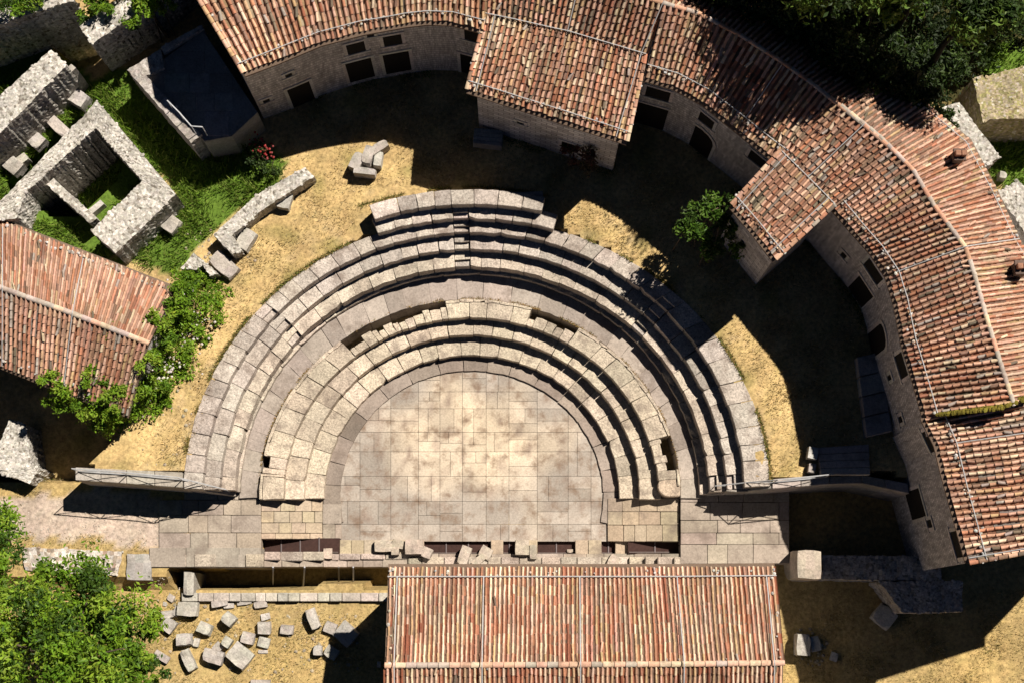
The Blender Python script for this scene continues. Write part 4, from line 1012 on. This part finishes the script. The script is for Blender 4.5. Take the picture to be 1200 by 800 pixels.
# gratings over the pits
lab = ['long rusty grating between the trench posts and the left seat ends', 'long rusty grating above the wedge shaped stone', 'tiny grating between stones', 'grating with a white scrap beside it', 'small square grating right of the orchestra', 'long rusty grating at the right passage']
for (x0, y0, x1, y1), l in zip(PITS, lab):
    t = thing('pit_grating', l, 'grating', tuple(W((x0+x1)/2, y1, -.3)), 'rusty gratings over the stage pits')
    b = MB(); n = max(2, int((x1-x0)/2.2))
    gx = zst((x0+x1)/2, 640)-.25; p = [W(x0, y0, gx), W(x1, y0, gx), W(x1, y1, gx), W(x0, y1, gx)]
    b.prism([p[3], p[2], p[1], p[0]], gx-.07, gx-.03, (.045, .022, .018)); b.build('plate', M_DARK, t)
    c = MB()
    for k in range(1, max(2, round((x1-x0)/24))):
        x = lerp(x0, x1, k/max(2, round((x1-x0)/24))); c.prism([W(x-.7, y1, -.25), W(x+.7, y1, -.25), W(x+.7, y0, -.25), W(x-.7, y0, -.25)], gx-.025, gx+.02, (.13, .10, .10))
    c.prism([W(x0, y1, -.25), W(x1, y1, -.25), W(x1, y1-1.2, -.25), W(x0, y1-1.2, -.25)], gx-.029, gx+.01, (.10, .07, .06)); c.build('frame', M_IRON, t)
for i, (x, dx, l) in enumerate(((320, 0, 'thin steel post in the trench, first from the left'), (357, -2, 'leaning thin steel post in the trench, between two straight ones'), (414, 0, 'thin steel post in the trench nearest the striped roof'), (397, 0, 'dark stake standing in the grassy end of the trench'))):
    b = MB(); b.tube([W(x+dx, 690, -1.6), W(x, 664, .9)], .035, (.33, .33, .36) if i < 3 else (.06, .05, .04), 6)
    if i < 3: b.box8([W(x+dx-2, 691, -1.64), W(x+dx+2, 691, -1.64), W(x+dx+2, 688, -1.64), W(x+dx-2, 688, -1.64)], [W(x+dx-2, 691, -1.58), W(x+dx+2, 691, -1.58), W(x+dx+2, 688, -1.58), W(x+dx-2, 688, -1.58)], (.3, .3, .32))
    tag(b.build('post', M_IRON), l, 'post', 'posts in the trench')
# shaded stone platforms by the right house
for q, h_, l in (([(1004, 418), (1030, 412), (1046, 505), (1016, 512)], .45, 'long shaded stone platform along the right house wall'), ([(958, 524), (1018, 520), (1020, 556), (962, 556)], .3, 'square shaded platform at the lower end of the lawn'), ([(585, 226), (636, 224), (638, 244), (588, 244)], .5, 'shaded stone block platform behind the top seat rows'), ([(556, 150), (590, 152), (588, 172), (554, 168)], .5, 'low step at the foot of the larger bay')):
    b = MB(); p = [W(x, y, PLAT+h_) for x, y in q]; n = 4
    for k in range(n):
        t = [p[0].lerp(p[3], k/n+.006), p[1].lerp(p[2], k/n+.006), p[1].lerp(p[2], (k+1)/n-.006), p[0].lerp(p[3], (k+1)/n-.006)][::-1]
        b.box8([(v.x, v.y, PLAT-.2) for v in t], t, vary((.38, .34, .31), .12))
    tag(b.build('stone_platform', M_BLOCK, bevel=.02), l, 'platform', 'stone platforms in the shade')
# ------------------------------------------------------------------ vegetation
GREENS = [(.145, .255, .015), (.185, .31, .02), (.10, .19, .012), (.23, .34, .03), (.05, .10, .012)]
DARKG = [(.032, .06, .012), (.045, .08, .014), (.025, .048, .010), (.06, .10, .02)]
def leaf(b, p, s, col, nrm=None):
    n = Vector((R.gauss(0, .6), R.gauss(0, .6), R.uniform(.2, 1))).normalized()
    u = n.orthogonal().normalized(); a = R.uniform(0, 2*PI); v = n.cross(u); u, v = u*math.cos(a)+v*math.sin(a), v*math.cos(a)-u*math.sin(a)
    l_ = s*R.uniform(.7, 1.3); w_ = l_*.42
    m = p + n*(-.06*l_)
    i = [b.vert(p - u*l_*.5), b.vert(m + v*w_*.5), b.vert(p + u*l_*.5), b.vert(m - v*w_*.5)]
    b.face(i, vary(col, .22, R, .10))
def crown(b, centre, r, n, size, cols, flat=.75, clumps=60, spread=.30, rnd=R, shell=.55, ok=None):
    c = Vector(centre); cl = []
    for k in range(clumps):
        d = Vector((R.gauss(0, 1), R.gauss(0, 1), R.gauss(0, 1)+.15)).normalized()*r*(R.uniform(shell, 1.0)); d.z *= flat
        cl.append((c + d, R.choice(cols), r*spread*R.uniform(.6, 1.3)))
    k = 0
    while k < n:
        q, col, rr = cl[R.randrange(len(cl))]
        p = q + Vector((R.gauss(0, .5), R.gauss(0, .5), R.gauss(0, .38)))*rr
        if ok and not ok(p): k += 1; continue
        leaf(b, p, size, col); k += 1
def trunk_mb(b, base, top, r0, limbs, r, col=(.10, .075, .055)):
    base, top = Vector(base), Vector(top); mid = base.lerp(top, .5)+Vector((R.uniform(-.2, .2), R.uniform(-.2, .2), 0))
    b.tube([base, mid, top], r0, col, 8, r0*.55)
    for k in range(limbs):
        a = 2*PI*k/limbs+R.uniform(-.3, .3); s_ = mid.lerp(top, R.uniform(.3, 1)); e = s_ + Vector((math.cos(a)*r*R.uniform(.5, .85), math.sin(a)*r*R.uniform(.5, .85), R.uniform(.3, .6)*r))
        b.tube([s_, s_.lerp(e, .5)+Vector((0, 0, -.1)), e], r0*.38, col, 6, r0*.08)
def tree(label, px, py, zbase, zc, r, n, size, cols, group=None, name='tree', flat=.75, clumps=70, spread=.30, r0=.2, extra=(), bark=(.10, .075, .055)):
    c = W(px, py, zc); t = thing(name, label, 'tree', (c.x, c.y, zbase), group)
    b = MB(); trunk_mb(b, (c.x, c.y, zbase-.1), (c.x, c.y, zc), r0, 7, r, bark); b.build('trunk', M_BARK, t, smooth=True)
    b = MB(); crown(b, c, r, n, size, cols, flat, clumps, spread)
    for (qx, qy, qz, qr, qn) in extra: crown(b, W(qx, qy, qz), qr, qn, size, cols, flat, max(8, clumps//3), spread*1.1)
    b.build('crown', M_LEAF, t); return t
tree('big bright green leafy tree filling the lower left corner', 70, 775, .3, 5.0, 3.7, 20000, .21, GREENS, clumps=80, spread=.18, extra=((150, 745, 4.6, 1.5, 3200), (20, 690, 4.6, 1.9, 3600), (110, 700, 4.2, 1.1, 1500), (165, 790, 4.4, 1.1, 1700)))
tree('smaller leafy tree reaching in at the left edge above the big tree', -22, 628, .5, 4.0, 1.55, 3600, .19, GREENS, clumps=30, spread=.3)
GT = 'dark evergreen trees behind the arc'
for px, py, r, zc, l in ((862, 20, 2.0, 13.0, 'dark evergreen tree at the top edge, leftmost of those shading the roof ridge'), (905, 70, 1.9, 13.2, 'dark evergreen tree at top edge over the middle of shaded ridge'), (948, 86, 1.8, 13.6, 'dark evergreen tree at the top edge, third along the shaded ridge'), (1010, 62, 1.9, 13.6, 'dark evergreen tree at top edge above the wall near the upper chimney'), (1075, 88, 1.75, 12.6, 'dark evergreen tree in the upper right corner over the grass topped platform')):
    q = W(px, py, 9.3) + sun_dir*((zc-9.3)/sun_dir.z); ax, ay = P(q)
    tree(l, ax, ay, PLAT, zc, r, 9500, .24, DARKG+[(.09, .15, .025), (.12, .19, .03), (.10, .17, .025)], GT, 'evergreen_tree', .8, 34, .30, .16, (), (.03, .024, .018))
DK2 = [(.022, .040, .009), (.030, .052, .010), (.016, .030, .007), (.05, .085, .015)]  # leaf greens lowered to paint in shade the trees only partly cast
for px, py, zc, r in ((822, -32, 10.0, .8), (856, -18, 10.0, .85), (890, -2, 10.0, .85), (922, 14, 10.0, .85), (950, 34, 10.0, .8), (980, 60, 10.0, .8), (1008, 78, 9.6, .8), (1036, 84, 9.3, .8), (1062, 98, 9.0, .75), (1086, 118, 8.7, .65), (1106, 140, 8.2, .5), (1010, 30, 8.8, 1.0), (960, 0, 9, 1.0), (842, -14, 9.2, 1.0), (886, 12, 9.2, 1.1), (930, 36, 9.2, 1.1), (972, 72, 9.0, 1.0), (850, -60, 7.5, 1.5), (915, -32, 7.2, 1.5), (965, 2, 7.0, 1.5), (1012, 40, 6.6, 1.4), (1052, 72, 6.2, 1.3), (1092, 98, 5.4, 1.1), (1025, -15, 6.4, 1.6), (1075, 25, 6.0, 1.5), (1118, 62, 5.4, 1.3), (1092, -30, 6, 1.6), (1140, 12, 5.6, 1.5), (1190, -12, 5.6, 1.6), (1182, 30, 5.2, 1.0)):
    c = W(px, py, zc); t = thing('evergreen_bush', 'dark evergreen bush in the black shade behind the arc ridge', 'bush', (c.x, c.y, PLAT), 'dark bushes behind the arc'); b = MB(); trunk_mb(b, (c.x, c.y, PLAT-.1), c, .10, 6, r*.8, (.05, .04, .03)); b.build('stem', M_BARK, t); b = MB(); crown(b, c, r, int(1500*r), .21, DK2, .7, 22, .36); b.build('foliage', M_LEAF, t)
def shrub(label, name, pts, n, size, cols, base, group=None, flat=.8, flowers=None, sticks=5):
    c = W(*pts[0][:3]); t = thing(name, label, 'shrub', (c.x, c.y, base), group)
    b = MB()
    for (px, py, z, r) in pts:
        q = W(px, py, z)
        for k in range(sticks if r > .5 else 1):
            e = q + Vector((R.uniform(-.8, .8)*r, R.uniform(-.8, .8)*r, R.uniform(-.1, .5)*r)); b.tube([(q.x+R.uniform(-.2, .2), q.y+R.uniform(-.2, .2), base-.1), (q+e)/2+Vector((0, 0, -.1)), e], .03, (.10, .075, .05), 5, .01)
    b.build('stem', M_BARK, t)
    b = MB(); tot = sum(p[3]**2 for p in pts)
    for (px, py, z, r) in pts: crown(b, W(px, py, z), r, int(n*r*r/tot), size, cols, flat, max(7, int(16*r)), .34)
    b.build('foliage', M_LEAF, t)
    if flowers:
        fc, fn, fs, fp = flowers; b = MB()
        for k in range(fn):
            px, py, z, r = R.choice(fp); q = W(px, py, z) + Vector((R.gauss(0, .5)*r, R.gauss(0, .5)*r, r*flat*R.uniform(.6, 1.1)))
            b.lump(q, fs*R.uniform(.6, 1.2), vary(R.choice(fc), .1), R, (1, 1, .6))
        b.build('blossom', M_LEAF, t)
    return t
vp = [(238, 335, 2.9, .75), (225, 360, 3.3, .95), (215, 392, 3.0, .95), (196, 420, 3.2, .9), (180, 445, 3.4, .8), (168, 468, 3.0, .85), (150, 487, 2.6, .7), (128, 470, 4.2, .75), (98, 456, 4.3, .7), (72, 452, 4.2, .6), (118, 490, 3.6, .7), (250, 345, 2.7, .45), (205, 370, 3.9, .6), (150, 455, 4.6, .6), (186, 400, 4.4, .5), (70, 470, 3.6, .5), (205, 348, 5.0, .45), (190, 376, 5.3, .5), (216, 332, 3.6, .5), (264, 352, 2.9, .35), (108, 444, 5.0, .45), (60, 448, 4.8, .4), (135, 466, 5.0, .45), (172, 425, 5.4, .45), (240, 400, 2.9, .35)]
shrub('leafy vine with white blossoms overgrowing the end of the left house', 'climbing_vine', [(x, y, z+.1, r*1.22) for x, y, z, r in vp], 31000, .16, GREENS[:4], PLAT-1, None, .75, (((.75, .72, .62), (.7, .62, .6)), 150, .055, [(236, 372, 3.2, .5), (228, 395, 3, .6), (205, 425, 3.2, .6), (190, 440, 3.3, .7), (160, 478, 3, .5), (215, 345, 3.4, .6)]), 4)
shrub('small green sprig growing over the left house ridge', 'climbing_vine', [(131, 388, 5.75, .38), (120, 398, 5.6, .28)], 330, .14, GREENS, 5.2, None, .5, None, 1)
shrub('leafy small tree half lit in the shade between the two bays', 'small_tree', [(822, 262, 6.1, .8), (846, 240, 6.5, .6), (800, 270, 5.8, .5), (834, 288, 5.7, .6), (868, 284, 5.0, .6), (818, 240, 6.0, .45), (850, 262, 6.0, .5)], 3000, .19, [(.07, .14, .014), (.10, .18, .02), (.045, .085, .012)], PLAT)
shrub('red flowering bush at the lower corner of the terrace', 'flowering_bush', [(302, 180, PLAT+.8, .6), (316, 196, PLAT+.5, .45)], 900, .13, DARKG, PLAT, None, .8, (((.34, .03, .03), (.28, .05, .05)), 45, .055, [(304, 172, PLAT+.9, .35), (312, 182, PLAT+.7, .35)]))
shrub('shrub climbing on the front wall of the larger bay', 'climbing_vine', [(690, 178, PLAT+1.6, .8), (672, 172, PLAT+1.4, .5)], 1700, .15, [(.05, .07, .02), (.08, .06, .03), (.10, .04, .03)], PLAT)
shrub('green bush growing on the tall corner wall', 'bush', [(14, 0, PLAT+3.6, .85), (32, 4, PLAT+3.5, .5), (52, -4, PLAT+3.5, .35)], 2600, .15, GREENS, PLAT+3, None, .7)
shrub('green bush left of the squared wall stub at the top', 'bush', [(112, 6, PLAT+3.2, .6), (132, -2, PLAT+3.3, .6), (103, 14, PLAT+2.8, .5)], 3000, .15, GREENS, PLAT, None, .7)
shrub('green bush hanging over the right end of wall stub', 'bush', [(172, 10, PLAT+3, .55), (164, 0, PLAT+3.2, .5), (154, 24, PLAT+2.9, .35), (192, 4, PLAT+2.8, .4)], 3000, .15, GREENS, PLAT, None, .7)
shrub('bush in shade before the stone house wall, near the arched doorway', 'bush', [(858, 185, PLAT+.8, .5)], 500, .15, DARKG, PLAT)
shrub('tuft of leaves by the left house roof corner', 'bush', [(100, 285, PLAT-.3, .35), (236, 330, PLAT+.3, .4)], 500, .14, GREENS, PLAT-1.2)
# grass: blades scattered over the ground
def scatter(name, label, polys, n, cols, hmin, hmax, wd, lean=.8, avoid=()):
    b = MB(); ws = []
    for q in polys:
        xs_ = [p[0] for p in q]; ys_ = [p[1] for p in q]; ws.append((max(xs_)-min(xs_))*(max(ys_)-min(ys_)))
    for k in range(n):
        q = R.choices(polys, ws)[0]; x = R.uniform(min(p[0] for p in q), max(p[0] for p in q)); y = R.uniform(min(p[1] for p in q), max(p[1] for p in q))
        if not inpoly(x, y, q): continue
        h0 = height(x, y)
        if h0 < -.2: continue
        p = W(x, y, h0); hh = height(*P((p.x, p.y, 1.2)))
        if abs(hh-h0) > .05: continue
        if any(inpoly(x, y, a) for a in avoid): continue
        dn = noise.noise(Vector((p.x*.8, p.y*.8, 2)))
        if R.random() > .6+dn: continue
        h = R.uniform(hmin, hmax)*(1+dn*.6); a = R.uniform(0, 2*PI); l_ = R.uniform(.2, lean)*h
        d = Vector((math.cos(a), math.sin(a), 0)); s_ = Vector((-d.y, d.x, 0))*wd*R.uniform(.6, 1.3)
        z = h0-.03; tip = Vector((p.x, p.y, z+h)) + d*l_; base = Vector((p.x, p.y, z))
        i = [b.vert(base-s_), b.vert(base+s_), b.vert(base.lerp(tip, .6)+s_*.7+Vector((0, 0, .02))), b.vert(tip)]
        b.face(i, vary(R.choice(cols), .2, R, .06))
    o = b.build(name, M_GRASS); return tag(o, label, None, None, 'stuff')
LAWN = [[(160, 545), (165, 480), (215, 400), (225, 330), (290, 250), (330, 210), (340, 120), (480, 90), (560, 170), (720, 190), (880, 220), (1000, 300), (1030, 400), (1050, 560), (905, 556), (890, 470), (840, 380), (760, 310), (645, 258), (640, 220), (440, 220), (440, 250), (340, 320), (260, 430), (215, 550)]]
LOWL = [[(150, 690), (455, 706), (450, 800), (150, 840)], [(915, 690), (1240, 690), (1240, 840), (915, 840)], [(20, 622), (172, 630), (172, 646), (20, 640)], [(20, 560), (75, 560), (75, 582), (20, 582)], [(365, 684), (445, 682), (445, 690), (365, 692)]]
DRYC = [(.54, .40, .18), (.48, .34, .135), (.64, .52, .31), (.35, .25, .10), (.23, .17, .07)]
scatter('dry_grass', 'dry yellow grass around the seats', LAWN, 110000, DRYC, .05, .16, .012, 1.2)
scatter('dry_grass', 'dry yellow grass with green tufts on the lower ground', LOWL, 45000, DRYC + [(.16, .17, .04), (.22, .20, .05)], .04, .14, .010, 1.2)
scatter('green_grass', 'tall green weeds between the ruins', GREEN, 60000, [(.12, .22, .02), (.17, .27, .03), (.08, .14, .015), (.22, .27, .06)], .10, .42, .022, .9)
b = MB()
for k in range(2600):
    t = R.choice((D(R.uniform(22, 66)), D(R.uniform(70, 100)), D(R.uniform(140, 172)), D(R.uniform(2, 178)))); p = ring(4.03+R.uniform(-.03, .05), t, 1.2)
    if noise.noise(p*1.3) < -.1: continue
    h = R.uniform(.04, .13); a = R.uniform(0, 2*PI); d = Vector((math.cos(a), math.sin(a), 0)); s_ = Vector((-d.y, d.x, 0))*.014; tip = p + d*h*.7 + Vector((0, 0, h))
    b.face([b.vert(p-s_), b.vert(p+s_), b.vert(tip)], vary(R.choice([(.38, .22, .08), (.45, .31, .12), (.28, .17, .06), (.20, .19, .05)]), .2))
tag(b.build('dry_weeds', M_GRASS), 'thin dry weeds in the joint behind the lower seats', None, None, 'stuff')
b = MB()
for k in range(5200):
    t = D(R.uniform(3, 177)); z = PLAT-.02; e = 9.0
    if D(72) < t < D(111): e = 11.05
    p = ring(e+R.choice((.02, .05, .05, .1)) if e < 10 else e, t, z) if e < 10 else ring((376+2, 388+2, 361), t, z)
    if noise.noise(p*.9) < -.05: continue
    h = R.uniform(.06, .22); a = R.uniform(0, 2*PI); d = Vector((math.cos(a), math.sin(a), 0)); s_ = Vector((-d.y, d.x, 0))*.016; tip = p + d*h*.8 + Vector((0, 0, h))
    b.face([b.vert(p-s_), b.vert(p+s_), b.vert(tip)], vary(R.choice([(.38, .27, .1), (.30, .21, .08), (.18, .19, .05), (.10, .14, .03)]), .2))
for ln_ in (line1, line2, line3, bl1, bl2):
    for a_, c_ in zip(ln_, ln_[1:]):
        for k in range(int((c_-a_).length*140)):
            p = a_.lerp(c_, R.random()); p = Vector((p.x+R.uniform(-.3, .3), p.y+R.uniform(-.3, .3), PLAT-.03))
            if noise.noise(p*.8) < 0: continue
            h = R.uniform(.06, .3); a = R.uniform(0, 2*PI); d = Vector((math.cos(a), math.sin(a), 0)); s_ = Vector((-d.y, d.x, 0))*.018; tip = p + d*h*.7 + Vector((0, 0, h))
            b.face([b.vert(p-s_), b.vert(p+s_), b.vert(tip)], vary(R.choice([(.12, .17, .03), (.2, .2, .06), (.09, .13, .025)]), .2))
tag(b.build('dry_weeds', M_GRASS), 'weeds along the back of the upper seats and the house walls', None, None, 'stuff')
# pebbles on path and around the stones
b = MB()
for k in range(500):
    q = R.choice([(20, 190, 582, 640), (150, 230, 674, 720), (25, 190, 588, 634)]); x, y = R.uniform(q[0], q[1]), R.uniform(q[2], q[3]); p = W(x, y, height(x, y))
    b.lump(p, R.uniform(.012, .035), vary((.46, .40, .34), .2), R, (1, 1, .6))
for k in range(450):
    q = R.choice([(190, 330, 700, 790), (330, 420, 715, 790), (150, 240, 670, 710), (215, 300, 270, 325), (165, 225, 380, 545), (930, 970, 735, 780)]); x, y = R.uniform(q[0], q[1]), R.uniform(q[2], q[3]); p = W(x, y, height(x, y))
    b.lump(p, R.choice((.02, .025, .03, .04, .05, .08)), vary((.36, .30, .22), .25), R, (1, 1, .7))
tag(b.build('pebbles', M_PEBBLE), 'pale pebbles and chips on the path and among the fallen blocks', None, None, 'stuff')
